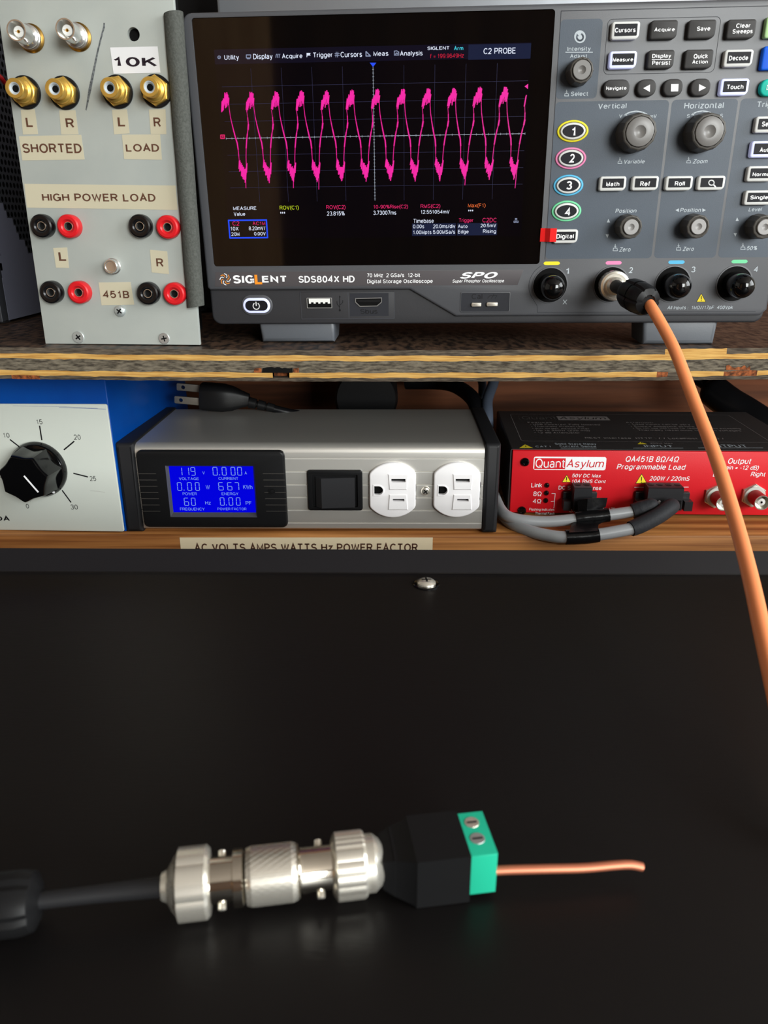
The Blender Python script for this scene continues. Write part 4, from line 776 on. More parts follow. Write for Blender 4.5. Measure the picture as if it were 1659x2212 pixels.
for zm, q, s, tb, m, ink, bo in (
    (z1, [(858, 370), (1228, 362), (1250, 567), (885, 575)], '10K', (888, 440, 1222, 520), 'paper_white', 'ink_black', .03),
    (z1, [(162, 855), (272, 850), (297, 1045), (180, 1048)], 'L', (203, 918, 253, 990), 0, 0, 0), (z1, [(462, 860), (588, 858), (612, 1048), (478, 1050)], 'R', (513, 922, 577, 995), 0, 0, 0),
    (z1, [(873, 855), (990, 850), (1010, 1040), (890, 1047)], 'L', (918, 915, 973, 985), 0, 0, 0), (z1, [(1160, 853), (1290, 850), (1297, 1046), (1175, 1046)], 'R', (1197, 915, 1252, 988), 0, 0, 0),
    (z1, [(147, 1062), (633, 1051), (660, 1243), (175, 1250)], 'SHORTED', (177, 1118, 637, 1193), 0, 0, 0), (z1, [(950, 1049), (1248, 1047), (1262, 1245), (968, 1240)], 'LOAD', (980, 1112, 1240, 1182), 0, 0, 0),
    (z2, [(190, 62), (1368, 75), (1385, 265), (210, 247)], 'HIGH POWER LOAD', (328, 128, 1212, 205), 0, 0, 0), (z2, [(415, 562), (523, 557), (538, 717), (437, 715)], 'L', (458, 595, 513, 662), 0, 0, 0),
    (z2, [(1168, 575), (1303, 588), (1317, 765), (1183, 752)], 'R', (1218, 642, 1273, 707), 0, 0, 0), (z2, [(768, 830), (1017, 827), (1047, 1003), (792, 1008)], '451B', (797, 888, 1007, 952), 0, 0, 0)):
    lb = MB().prism(fp.poly(zm, q), -.12, 0, m or 'paper_cream').build('paper_label', lp)
    MB().text(s, fp.box(zm, *tb), -.17, ink or 'ink_brown', bo or .028).build('lettering', lb, fix=False)
# foam edging slid over the panel's right edge
pt, pb_ = fp.loc(366, 26, -2), fp.loc(422, 663, -2); fx = (pt[0] + pb_[0]) / 2 + .4; mb = MB()
prof = []
for k in range(25): a = rad(200 + 320 * k / 24); prof.append((4.6 * math.cos(a), 5.2 * math.sin(a)))
inn = [(x * .42, y * .42) for x, y in reversed(prof)]; prof = prof + inn
vs = []; nz = 30
for i in range(nz + 1):
    z = pb_[1] + (pt[1] - pb_[1]) * i / nz
    for x, y in prof: vs.append((fx + x + .06 * math.sin(i * .9), y + .5, z + (.5 * x * .3 if i in (0, nz) else 0)))
n = len(prof); mb.add(vs, [(i * n + k, i * n + (k + 1) % n, (i + 1) * n + (k + 1) % n, (i + 1) * n + k) for i in range(nz) for k in range(n)], 'foam')
for i in (0, nz): mb.add([vs[i * n + k] for k in range(n)], [(k, k + 1, n - 2 - k, n - 1 - k) for k in range(n // 2 - 1)], 'foam')
o = mb.build('foam_strip', angle=60); o.matrix_world = fp.m4(); tag(o, 'grey foam pipe strip clipped along the right edge of the silver load panel', 'foam strip')

# ------------------------------------------------------------------ perforated black case at the far left
pcx = at_z(20, 692, ZU + 3).x; pcy = at_z(20, 692, ZU + 3).y
fpc = Face(Vector((pcx, pcy, ZU + .1))); fpc.R = Matrix.Rotation(rad(90), 3, 'Z')       # its right-hand side: local x runs away from us
pc = thing('instrument_case', fpc, 'black perforated instrument case behind the silver panel at the left edge', 'case')
mb = MB(); px_, pz_ = 5.2, 4.6; SZ = 210; SX = 150
mb.prism([(0, 3), (SX, 3), (SX, 30), (0, 30)], -.01, 1.2, 'perf_grey'); mb.prism([(-9, 3), (0, 3), (0, SZ), (-9, SZ)], 0, 2, 'perf_black', bev=.6)
for r in range(40):
    z = 30 + r * pz_
    for q in range(28):
        x = q * px_ + (px_ / 2 if r % 2 else 0)
        sol = z < 30 + max(0, 52 - (x - 3) * .95) or x < 5 or r > 37
        x2 = x + px_
        if sol: mb.add([(x, 0, z), (x2, 0, z), (x2, 0, z + pz_), (x, 0, z + pz_)], [(0, 1, 2, 3)], 'perf_grey')
        else:
            h_ = circle(x + px_ / 2, z + pz_ / 2, 1.75, n=12); sq = []
            for (a, b2) in h_:
                dx_, dz_ = (a - x - px_ / 2), (b2 - z - pz_ / 2); k = min(px_ / 2 / max(abs(dx_), 1e-6), pz_ / 2 / max(abs(dz_), 1e-6)); sq.append((x + px_ / 2 + dx_ * k, z + pz_ / 2 + dz_ * k))
            mb.ring(sq, h_, 0, 'perf_black')
            for cxs, czs in ((x, z), (x2, z), (x2, z + pz_), (x, z + pz_)):
                near = sorted(sq, key=lambda p: (p[0] - cxs) ** 2 + (p[1] - czs) ** 2)[:2]; mb.flat([(cxs, czs)] + near, 0, 'perf_black') if abs(area2([(cxs, czs)] + near)) > 1e-4 else None
mb.build('perforated_side', pc, fix=False); MB().box(0, SX, 6, 150, 3, SZ, 'black_hole').build('body', pc); MB().box(-9, 0, 2, 150, 3, SZ, 'perf_black').build('front_plate', pc)
for x in (8, 130): MB().lathe((x, 9, 3), [(6, 0), (5.5, 2.9)], 'black_rubber', 20, d=(0, 0, -1)).build('foot', pc)
mb = MB(); mb.tube([at_y(-30, 150, 505), at_y(0, 166, 505), at_y(14, 182, 512), at_y(60, 215, 530)], 1.3, 'wire_red', 10); o = mb.build('wire'); o.location = (0, 0, CAMZ * .001); tag(o, 'short red wire hanging behind the silver panel by the black case', 'wire')

# brushed metal case on top of the oscilloscope, set back
ft = Face(fs.world((XL + 3, 62, ZT + .2))); ft.R = fs.R @ Matrix.Rotation(rad(-2), 3, 'X')
xs_ = thing('metal_case', ft, 'shiny grey metal case lying on top of the oscilloscope', 'case')
MB().prism(rrect(0, XR - XL + 30, 1.5, 70, 3), 0, 60, 'grey_metal', bev=2).build('case', xs_)
for x in (20, 280): MB().box(x, x + 20, 8, 50, 0, 2, 'black_rubber').build('foot', xs_)

f = Face(Vector((at_y(352, 300, 600).x, 600, ZU + .2)))
dk = thing('added_dark_box', f, 'added dark box blacking out the gap between the silver panel and the oscilloscope', 'case')  # added box: keeps the gap black where the lit back panel would show
MB().prism(rrect(0, 80, 3, 260, 3), 0, 90, 'black_matte', bev=1.5).build('body', dk)
for x in (14, 66):
    for y in (14, 76): MB().lathe((x, y, 3), [(5, 0), (4.6, 3)], 'black_rubber', 16, d=(0, 0, -1)).build('foot', dk)

# ------------------------------------------------------------------ silver power meter box
fw2 = Face(at_y(668, 1151, 455), 0, -.15, -.8); fw2.O.z = ZL + .1
pm = thing('power_meter', fw2, 'silver box with a blue display, black rocker switch and two white outlets', 'power meter')
PL = fw2.loc; zt = PL(668, 960.5)[1]; zb2 = PL(668, 1143)[1]; xa, xb = PL(300, 1050)[0], PL(1044, 1050)[0]; dep = 96
gz_ = [PL(*zB(600, y))[1] for y in (566, 661, 754, 845, 937, 1027)]
R_ = 5.6; prof = [(dep, zb2), (dep, zt), (R_ + 1, zt)]
for k in range(9): a = rad(90 + 90 * k / 8); prof.append((R_ + R_ * math.cos(a), zt - R_ + R_ * math.sin(a)))
for z in gz_: prof += [(0, z + .5), (.55, z + .12), (.55, z - .12), (0, z - .5)]
prof += [(0, zb2 + .8), (.8, zb2)]
mb = MB().sweep_x(prof, xa, xb, 'aluminium')
for z in gz_: mb.add([(xa, .1, z - .42), (xb, .1, z - .42), (xb, .0, z - .16), (xa, .0, z - .16)], [(0, 1, 2, 3)], 'aluminium_glint')  # bright strip painted along each groove as its highlight
rj = random.Random(5)
for cxp in (757, 1218): c = PL(*zB(cxp, 797)); mb.flat([(c[0] + (15.1 + rj.uniform(-.1, .5)) * max(-.93, min(.95, math.cos(a))), c[1] + (17.0 + rj.uniform(-.2, .5)) * math.sin(a)) for a in [2 * PI * k / 60 for k in range(60)]], -.12, 'black_hole')
mb.build('housing', pm, angle=25)
ztc, zbc = zt + .5, 0
for x0, x1 in ((PL(260, 1050)[0], xa), (xb, PL(1078, 1050)[0])):
    o = MB().prism(rrect(x0, x1, 0, zt + 1, 1.2), -1.2, dep + 2, 'black_rubber', bev=2.5)
    o.build('end_cap', pm)
b = fw2.box(zA, 208, 624, 1487, 1296, -3)
so = fw2.box(zA, 455, 752, 1224, 1203, -3)
mt = MB().prism(rrect(*b, 3.4), -3, 0, 'black_plastic', bev=1.4, holes=[(lambda q: [(q[0], q[2]), (q[1], q[2]), (q[1], q[3]), (q[0], q[3])])(so)])
bez_ = mt.build('meter_module', pm)
b2 = fw2.box(zA, 484, 758, 1212, 1160, -.6); YL = -.6
mb = MB(); po = [(so[0], so[2]), (so[1], so[2]), (so[1], so[3]), (so[0], so[3])]; pi_ = [(b2[0], b2[2]), (b2[1], b2[2]), (b2[1], b2[3]), (b2[0], b2[3])]
mb.add([(x, -2.9, z) for x, z in po] + [(x, YL, z) for x, z in pi_], [(i, (i + 1) % 4, 4 + (i + 1) % 4, 4 + i) for i in range(4)], 'scope_grey'); mb.build('screen_surround', bez_, fix=False)
lcd = MB().prism(pi_, YL, -.1, 'lcd_blue').build('screen', bez_)
SEG = {'0': 'abcdef', '1': 'bc', '5': 'acdfg', '6': 'acdefg', '7': 'abc', '9': 'abcdfg', '2': 'abged', '3': 'abgcd', '4': 'fgbc', '8': 'abcdefg'}
tt = MB(); yk = YL - .05
def seg7(ch, x0, x1, z0, z1):
    w_ = (x1 - x0); t_ = .3; zm = (z0 + z1) / 2; g_ = .12; a = .1 * (z1 - z0)
    S = {'a': ((x0 + t_, z1), (x1 - t_, z1)), 'd': ((x0 + t_, z0), (x1 - t_, z0)), 'g': ((x0 + t_, zm), (x1 - t_, zm)), 'f': ((x0, zm + t_), (x0, z1 - t_)), 'e': ((x0, z0 + t_), (x0, zm - t_)), 'b': ((x1, zm + t_), (x1, z1 - t_)), 'c': ((x1, z0 + t_), (x1, zm - t_))}
    for s in SEG[ch]: tt.line(S[s], .42, yk, 'lcd_ink')
for s, y0, y1, cells in (('119', 768, 836, ((545, 578), (605, 638), (658, 693))), ('0.000', 766, 835, ((850, 887), 908, (930, 965), (1008, 1042), (1065, 1100))), ('0.00', 900, 968, ((540, 575), 598, (628, 662), (697, 730))),
                         ('667', 900, 965, ((900, 938), (978, 1015), (1040, 1075))), ('60', 1035, 1100, ((600, 636), (662, 695))), ('0.00', 1032, 1098, ((914, 948), 968, (990, 1022), (1055, 1087)))):
    for ch, q in zip(s, cells):
        if ch == '.': p = PL(*zA(q, y1), YL); tt.flat(circle(p[0], p[1] + .2, .32, n=8), yk, 'lcd_ink')
        else: r = fw2.box(zA, q[0], y0, q[1], y1, YL); seg7(ch, *r)
for s, q in (('VOLTAGE', (553, 852, 725, 880)), ('CURRENT', (898, 850, 1070, 878)), ('POWER', (585, 985, 708, 1012)), ('ENERGY', (926, 984, 1072, 1012)), ('FREQUENCY', (562, 1117, 777, 1145)), ('POWER FACTOR', (890, 1117, 1142, 1143)),
             ('V', (758, 802, 778, 830)), ('A', (1126, 800, 1146, 828)), ('W', (787, 920, 822, 960)), ('KWh', (1114, 920, 1194, 960)), ('Hz', (782, 1064, 832, 1092)), ('PF', (1136, 1062, 1186, 1092))): tt.text(s, fw2.box(zA, *q, YL), yk, 'lcd_ink')
tt.build('lettering', lcd, fix=False)
mb = MB()
for k in range(7):
    y = 823 + k * 54.5
    b = fw2.box(zA, 185 + k * 8, y - 2, 352 + k * 6.5, y + 2, -3); mb.flat([(b[0], b[2]), (b[1], b[2]), (b[1], b[3]), (b[0], b[3])], -3.02, 'knob_grey')
    b = fw2.box(zA, 1285 + k * 5, y - 2, 1475 + k * 5, y + 2, -3); mb.flat([(b[0], b[2]), (b[1], b[2]), (b[1], b[3]), (b[0], b[3])], -3.02, 'knob_grey')
mb.build('vent_lines', bez_, fix=False)
c = PL(*zA(1365, 975), -3); MB().lathe((c[0], 0, c[1]), [(2.2, 3), (2.2, 3.3), (1.6, 3.3), (1.6, 3.1), (1.3, 3.1), (1.2, 3.5), (.1, 3.6)], 'black_plastic', 24).build('push_button', bez_)
b = fw2.box(zB, 148, 652, 541, 940, -2); hole = rrect(b[0] + 3, b[1] - 3, b[2] + 2.4, b[3] - 2.8, .6)
sw = MB().flat(hole, -.15, 'black_plastic').prism(rrect(*b, 1.6), -2, 0, 'black_plastic', bev=.6, holes=[hole]).build('rocker_switch', pm)
b = fw2.box(zB, 200, 698, 490, 920, -2.5); xm = b[0] + (b[1] - b[0]) * .17
mb = MB(); pr_ = [(b[0] + .4, -.2), (b[0] + .4, -1.2), (xm, -4.6), (b[1] - .4, -2.8), (b[1] - .4, -.2)]
mb.add([(x, y, z) for z in (b[2] + .4, b[3] - .4) for x, y in pr_], [(0, 1, 6, 5), (1, 2, 7, 6), (2, 3, 8, 7), (3, 4, 9, 8), (0, 4, 3, 2, 1), (5, 6, 7, 8, 9)], 'scope_case'); mb.build('rocker', sw)
for cxp, cyp, q in ((757, 797, 0), (1218, 795, 1)):
    c = PL(*zB(cxp, cyp), -3); rx = abs(PL(*zB(cxp + 166, cyp), -3)[0] - c[0]); rz = abs(PL(*zB(cxp, cyp + 194), -3)[1] - c[1])
    o_ = [(max(-rx, min(rx, rz * math.cos(a))) + c[0], c[1] + rz * math.sin(a)) for a in [2 * PI * k / 64 for k in range(64)]]
    s1 = fw2.box(zB, cxp - 9, 712, cxp + 92, 736, -3.6); s2 = fw2.box(zB, cxp + 1, 855, cxp + 84, 873, -3.6)
    sl = [[(s[0], s[2]), (s[1], s[2]), (s[1], s[3]), (s[0], s[3])] for s in (s1, s2)]
    gc = PL(*zB(cxp - 102, 795), -3); gh = [(gc[0] + (-2.6 if abs(a) > 95 else 2.9 * math.cos(rad(a))), gc[1] + 2.9 * max(-1, min(1, math.sin(rad(a)) if abs(a) <= 95 else (1 if a > 0 else -1)))) for a in (-175, -94, -75, -55, -35, -15, 0, 15, 35, 55, 75, 94, 175)]
    gh = [(gc[0] - 2.6, gc[1] - 2.9), (gc[0], gc[1] - 2.9)] + [(gc[0] + 2.9 * math.cos(rad(a)), gc[1] + 2.9 * math.sin(rad(a))) for a in range(-75, 80, 15)] + [(gc[0], gc[1] + 2.9), (gc[0] - 2.6, gc[1] + 2.9)]
    ou = MB(); ou.prism(o_, -3, 0, 'outlet_white', bev=.9, holes=sl + [gh]); ou.flat(inset(ccw(o_), 1.2), -.3, 'black_hole')
    ou = ou.build('outlet', pm)
    # raised pad round the two blade slots, waisted between them, and a rim round the ground hole
    pb = fw2.box(zB, cxp - 34, 676, cxp + 112, 934, -3); xm = (pb[0] + pb[1]) / 2; zm_ = (pb[2] + pb[3]) / 2
    for s, za, zc in ((s1, zm_ + 1.5, pb[3]), (s2, pb[2], zm_ - 1.5)):
        pad = [(pb[0] + .8, za), (pb[1] - .8, za), (pb[1], zc), (pb[0], zc)] if zc > zm_ + 2 else [(pb[0], za), (pb[1], za), (pb[1] - .8, zc), (pb[0] + .8, zc)]
        MB().prism(pad, -3.6, -2.95, 'outlet_white', bev=.5, holes=[[(s[0], s[2]), (s[1], s[2]), (s[1], s[3]), (s[0], s[3])]], seg=1).build('slot_pad', ou)
    ex = inset(ccw(gh), -.9); MB().prism(ex, -3.35, -2.95, 'outlet_white', bev=.3, holes=[gh], seg=1).build('ground_rim', ou)
screw(pm, fw2, PL(*zB(993, 798)), 3.0, 1.6, 'nickel', .7)

# ------------------------------------------------------------------ blue and white control box with a fluted knob
fb = Face(at_y(120, 1147, 457), 0, -.5, -3.2); fb.O.z = ZL + .1; BL = fb.loc
bx = thing('control_box', fb, 'blue metal box with a white dial face and black fluted knob, at the left', 'control box')
xr_ = (BL(232.5, 872)[0] + BL(270, 1147)[0]) / 2; zt_ = BL(120, 872)[1]; zf = ZU - 16.8 - ZL - 3.2
MB().prism([(xr_ - 150, .3), (xr_ + .4, .3), (xr_ + .4, zf), (xr_ - 150, zf)], 0, 150, 'case_blue', bev=.8).build('case', bx)
wp_ = MB().prism(rrect(xr_ - 149, xr_ - .2, .6, zt_, 1.2), -1.2, 0, 'case_white', bev=.5).build('dial_face', bx)
tt = MB()
for s, q in (('15', (285, 597, 330, 636)), ('20', (573, 717, 628, 757)), ('25', (697, 1040, 748, 1078)), ('30', (551, 1262, 606, 1300)), ('10', (26, 702, 74, 740)), ('5', (-4, 1018, 17, 1052)), ('0', (202, 1256, 226, 1292))): tt.text(s, fb.box(zD, *q, -1.2), -1.26, 'ink_dark')
tt.text('DA', fb.box(zD, -32, 1345, 75, 1389, -1.2), -1.26, 'ink_dark', .035)
for p, q in (((309, 650), (326, 758)), ((577, 770), (500, 834)), ((575, 1019), (683, 1046)), ((486, 1153), (552, 1243)), ((80, 757), (146, 808)), ((258, 1188), (233, 1232))): tt.line(fb.poly(zD, [p, q], -1.2), .85, -1.26, 'ink_dark')
tt.line(fb.poly(zD, [(700, 1155), (770, 1158), (818, 1168)], -1.2), .12, -1.25, 'ink_pale'); tt.line(fb.poly(zD, [(100, 493), (480, 498), (760, 512)], -1.2), .12, -1.25, 'case_blue'); tt.line(fb.poly(zD, [(460, 505), (825, 518)], -1.2), .2, -1.25, 'case_blue')
tt.build('lettering', wp_, fix=False)
c = BL(*zD(315, 980)); o_ = (c[0], -1.2, c[1])
kn = MB().lathe(o_, [(17.6, 0), (17.8, 1), (17.6, 3), (16.5, 4.6), (15, 5)], 'black_gloss', 48).build('dial_knob', bx)
ph = 1.02
mb = MB(); md = lambda t, r, a: r * (1 - .13 * math.sin(PI * ((t * 7 / (2 * PI)) % 1)))
mb.lathe(o_, [(16.6, 4.6), (15.6, 18), (15.0, 20.2)], 'black_gloss', 98, mod=md, ph=ph, cap1=False); mb.lathe(o_, [(15.0, 20.2), (14.7, 20.7), (14.2, 20.9)], 'black_gloss', 98, mod=md, ph=ph); mb.build('fluted_grip', kn, angle=24)
mb = MB(); yk = -1.2 - 21.05; p, q = BL(*zD(190, 1042), yk), BL(*zD(296, 1163), yk); mb.line([p, q], 1.1, yk, 'ink_white'); p = BL(*zD(405, 1152), -5); q = BL(*zD(428, 1163), -5); mb.line([p, q], 1.4, -6.1, 'ink_white'); mb.build('pointer_line', kn, fix=False)

# ------------------------------------------------------------------ red programmable load
fr = Face(at_y(1385, 1118, 481.5), 0, -.5, -3.2); fr.O.z = ZL + 2.2; RL = fr.loc
rl = thing('programmable_load', fr, 'flat red and black electronic load box with white lettering, right of the silver box', 'load box')
xa = (RL(1108, 976)[0] + RL(1100, 1114)[0]) / 2; xb = RL(1742, 1040)[0]; zt = RL(1385, 974.5)[1]
MB().prism([(xa, .3), (xb, .3), (xb, zt), (xa, zt)], 0, 1.8, 'unit_red', bev=.6).build('front_plate', rl)
MB().prism(rrect(xa - 1.2, xb + 1.2, 0, zt + .3, 1.2), 1.8, 112, 'unit_top').build('case', rl)
for x in (xa + 14, xb - 14):
    for y in (14, 98): MB().lathe((x, y, 0), [(5, 0), (4.6, 2.2)], 'black_rubber', 20, d=(0, 0, -1)).build('foot', rl)
mb = MB(); mb.prism(rrect(*fr.box(zC, 256, 462, 690, 541), 1.4), -.03, .05, 'ink_white'); b = fr.box(zC, 262, 470, 447, 535); mb.flat([(b[0], b[2]), (b[1], b[2]), (b[1], b[3]), (b[0], b[3])], -.05, 'unit_red')
def RT(s, x0, y0, x1, y1, m='ink_white', bold=0, shear=0): mb.text(s, fr.box(zC, x0, y0, x1, y1), -.09, m, bold, shear)
RT('Quant', 268, 473, 443, 530); RT('Asylum', 454, 473, 678, 537, 'unit_red', 0, .18)
for a in (('QA451B 8Ω/4Ω', 808, 454, 1127, 494), ('Programmable Load', 754, 506, 1167, 546), ('200W / 220mS', 948, 577, 1190, 607), ('50V DC Max', 487, 563, 660, 588), ('10A RMS Cont', 487, 595, 688, 620), ('Output', 1420, 470, 1558, 510), ('(Gain = -12 dB)', 1372, 512, 1604, 544), ('Left', 1330, 553, 1392, 580), ('Right', 1555, 552, 1643, 586)): RT(*a, bold=.012, shear=.16)
for a in (('Link', 243, 619, 307, 645), ('8Ω', 255, 669, 304, 697), ('4Ω', 250, 712, 302, 740), ('DC Switch/Sense', 406, 636, 663, 661), ('Flashing Indicates', 231, 769, 381, 788), ('Thermal Fault', 267, 792, 381, 809), ('SHORT/OUT', 470, 765, 742, 795)): RT(*a, bold=.008)
for q in (((365, 681), (386, 681), (378, 767), (376, 767)), ((361, 728), (382, 727)), ((860, 644), (935, 644)), ((1155, 643), (1183, 643))): mb.line(fr.poly(zC, q), .35, -.07, 'ink_white')
for x, y, s in ((453, 592, 26), (901, 593, 34)):
    t3 = [(x - s, y + s * .82), (x + s, y + s * .82), (x + 2, y - s * .85)]; mb.flat(fr.poly(zC, t3), -.06, 'warn_yellow'); mb.line(fr.poly(zC, t3), .3, -.07, 'ink_dark', True); mb.line(fr.poly(zC, [(x + 1, y - s * .3), (x, y + s * .3)]), .6, -.08, 'ink_dark'); mb.line(fr.poly(zC, [(x, y + s * .55), (x, y + s * .62)]), .6, -.08, 'ink_dark')
mb.build('lettering', rl, fix=False)
for x, y in ((205, 492), (186, 782)):
    c = RL(*zC(x, y)); MB().lathe((c[0], 0, c[1]), [(2.9, 0), (2.8, 1.2), (2.2, 1.9), (1.3, 2), (1.2, 1.3), (.1, 1.3)], 'black_gloss', 24).build('screw', rl)
for x, y in ((336, 632), (333, 678), (329, 723)):
    c = RL(*zC(x, y)); MB().lathe((c[0], 0, c[1]), [(1.75, -.02), (1.7, .6), (1.2, 1.3), (.1, 1.6)], 'black_gloss', 20).build('indicator_lamp', rl)
for x, y in ((1345, 695), (1568, 690)):
    c = RL(*zC(x, y)); o_ = (c[0], 0, c[1])
    b_ = MB().lathe(o_, [(8.2, 0), (8.2, 1.8), (7.7, 2.2)], 'nickel', 6, ph=.5).build('coaxial_socket', rl)
    MB().lathe(o_, [(6.8, 2.2), (6.8, 3.3), (6.5, 3.6), (4.8, 3.6)], 'case_white', 36).build('washer', b_)
    mb = MB(); mb.lathe(o_, [(4.8, 3.5), (4.8, 15)], 'red_bnc', 32, cap1=False); mb.lathe(o_, [(4.8, 15), (4.85, 15.5), (4.4, 15.5), (4.3, 9), (.1, 9)], 'nickel', 32); mb.build('barrel', b_)
    mb = MB(); mb.lathe(o_, [(2.4, 9), (2.4, 14.2), (2.2, 14.4), (.7, 14.4)], 'teflon', 24, cap1=False); mb.lathe(o_, [(.7, 14.4), (.6, 12)], 'black_hole', 12); mb.build('insulator', b_)
def terminal_plug(rects, body, n, label):
    """pluggable black screw terminal: wide header on the panel, deep plug body with screws on top"""
    b = fr.box(zC, *rects, -2); r = MB().prism(rrect(*b, .5), -3, 0, 'plug_black', bev=.3).build('terminal_header', rl)
    for xx in (b[0] + 2.2, b[1] - 2.2): MB().box(xx - 2.6, xx + 2.6, -9.5, -3, b[2] + .6, b[2] + (b[3] - b[2]) * .62, 'plug_black').build('flange', r)
    b = fr.box(zC, *body, -13); mb = MB(); zmid = b[2] + (b[3] - b[2]) * .45
    mb.add([(x, y, z) for x in (b[0], b[1]) for y, z in ((-2, b[2]), (-13, b[2]), (-13, b[3] - .6), (-12, b[3]), (-2, b[3]))], [(0, 1, 2, 3, 4), (9, 8, 7, 6, 5), (0, 5, 6, 1), (1, 6, 7, 2), (2, 7, 8, 3), (3, 8, 9, 4), (4, 9, 5, 0)], 'plug_black')
    p = (b[1] - b[0]) / n
    for k in range(n):
        xc = b[0] + p * (k + .5)
        mb.flat([(xc - p * .36, b[2] + .6), (xc + p * .36, b[2] + .6), (xc + p * .36, zmid), (xc - p * .36, zmid)], -13.05, 'black_hole')
        mb.lathe((xc, -7, b[3]), [(p * .36, .02), (p * .36, .06), (.1, .06)], 'black_hole', 16, d=(0, 0, 1)); mb.box(xc - p * .28, xc + p * .28, -7.3, -6.7, b[3] + .05, b[3] + .12, 'knob_grey')
    mb.build('terminal_plug', r)
terminal_plug((430, 672, 632, 767), (497, 648, 604, 790), 2, ''); terminal_plug((860, 672, 1185, 768), (938, 648, 1150, 782), 4, '')
# printing on the lid
ftp = fr.top(zt + .36); M_ = Matrix.Rotation(rad(-90), 4, 'X'); M_.translation = (0, 0, (zt + .36) * .001)
zt3, zt4 = zoom(1080, 890, 5.184), zoom(1340, 890, 5.2)
mb = MB()
def TT(s, zm, x0, y0, x1, y1, m='ink_pale', bold=.02): mb.text(s, ftp.box(zm, x0, y0, x1, y1), -.05, m, bold)
for a in (('Features', zt3, 310, 111, 580, 125), ('USB Powered, Fully Isolated', zt3, 372, 133, 1118, 151), ('Thermally Protected', zt3, 385, 155, 938, 172), ('6th-Order Active Filter', zt3, 395, 177, 1000, 194), ('Up to 200W (220 mS)', zt3, 408, 199, 1003, 217), ('12 dB Attenuator', zt3, 425, 222, 890, 240), ('REST Interface  HTTP : / / Localhost : 9450 /', zt3, 955, 284, 2500, 302),
          ('Attention', zt4, 60, 111, 362, 125), ('Load inputs can be very', zt4, 140, 133, 780, 150), ('Ensure adequate airflow', zt4, 160, 155, 830, 172), ('Do not use this Load for testing current exceeding', zt4, 180, 177, 1345, 194), ('Thermally hazardous to touch voltages', zt4, 205, 200, 1350, 218)): TT(*a)
TT('Solid State Relay', zt3, 617, 348, 1078, 372, 'ink_grey'); TT('Current Sense', zt3, 668, 375, 1075, 394, 'ink_grey'); TT('CAT I', zt3, 397, 376, 566, 396, 'ink_grey'); TT('INPUT', zt4, 268, 370, 585, 397, 'ink_grey'); TT('OUTPUT', zt4, 980, 367, 1415, 397, 'ink_grey'); TT('200W Max', zt4, 328, 345, 587, 359)
for s in range(5): p = ftp.loc(*zt3(345 + 12 * s, 142 + 22 * s)); mb.flat(circle(p[0], p[1], .5, n=8), -.05, 'ink_pale')
for s in range(3): p = ftp.loc(*zt4(98 + 25 * s, 142 + 22 * s)); mb.flat(circle(p[0], p[1], .5, n=8), -.05, 'ink_pale')
fr_b = (ftp.loc(*zt3(180, 180))[0], ftp.loc(*zt4(1440, 180))[0], ftp.loc(*zt3(900, 328))[1], ftp.loc(*zt3(900, 27))[1]); mb.line(rrect(*fr_b, 2.5), .3, -.05, 'ink_pale', True)
b = ftp.box(zt3, 215, 48, 1215, 92); mb.line(rrect(*b, 1.5), .3, -.05, 'ink_dim', True); xm = b[0] + (b[1] - b[0]) * .43; mb.flat([(xm, b[2]), (b[1], b[2]), (b[1], b[3]), (xm, b[3])], -.045, 'ink_pale'); mb.text('Quant', (b[0] + 2, xm - 1, b[2] + 2, b[3] - 1), -.06, 'ink_dim'); mb.text('Asylum', (xm + 1, b[1] - 2, b[2] + 1, b[3] - 1), -.06, 'unit_top', 0, .18)
for a, q in ((682, 1078), (1495, 2050), ): mb.line(ftp.poly(zt3, [(a, 405), (q, 405)]), .7, -.05, 'ink_grey')
mb.line(ftp.poly(zt4, [(878, 404), (1600, 404)]), .7, -.05, 'ink_grey')
for zm, t3 in ((zt3, [(215, 404), (370, 404), (280, 363)]), (zt4, [(192, 362), (302, 362), (225, 337)])): mb.flat(ftp.poly(zm, t3), -.05, 'warn_yellow'); x, y = sum(p[0] for p in t3) / 3, t3[0][1]; mb.line(ftp.poly(zm, [(x - 3, y - 26), (x + 3, y - 12)]), .5, -.06, 'ink_dark')
mb.build('lid_lettering', rl, fix=False, M=M_)

# ------------------------------------------------------------------ grey cables plugged into the red box
def cpts(zm, pts): return [at_y(*zm(x, y), d) for x, y, d in pts]
def cable_thing(name, label, cat, parts, group=None):
    """parts: (name, builder); the first is the root"""
    root = None
    for nm, mb, lb in parts:
        o = mb.build(nm, root, angle=50)
        if root is None: root = o; o.location = (0, 0, CAMZ * .001); tag(o, label, cat, group)
        elif lb: o['label'] = lb
    return root
top_ = cpts(zC, [(20, 690, 500), (52, 765, 476), (95, 814, 464), (180, 840, 460), (330, 850, 459), (500, 836, 459), (700, 811, 459), (860, 788, 460)])
cable_thing('audio_cable', 'upper grey cable plugged into the red box, ending in a black sleeve', 'cable', [
    ('cable_jacket', MB().tube(top_, 3.75, 'cable_grey', 14), None), ('tape_wrap', MB().tube(cpts(zC, [(507, 832, 459), (560, 825, 459), (640, 818, 459), (706, 809, 459)]), [4.5, 4.6, 4.6, 4.5], 'tape_black', 14), 'black tape wrap'),
    ('heat_shrink', MB().tube(cpts(zC, [(848, 790, 460), (900, 775, 460), (960, 752, 460), (985, 748, 461)]), [5.0, 5.5, 4.6, 3], 'shrink_black', 14), 'black sleeve'),
    ('conductor', MB().tube(cpts(zC, [(980, 750, 461), (1000, 745, 462), (1010, 728, 464)]), [1.2, 1.1, .9], 'cable_grey', 8), None)], 'grey cables of the red box')
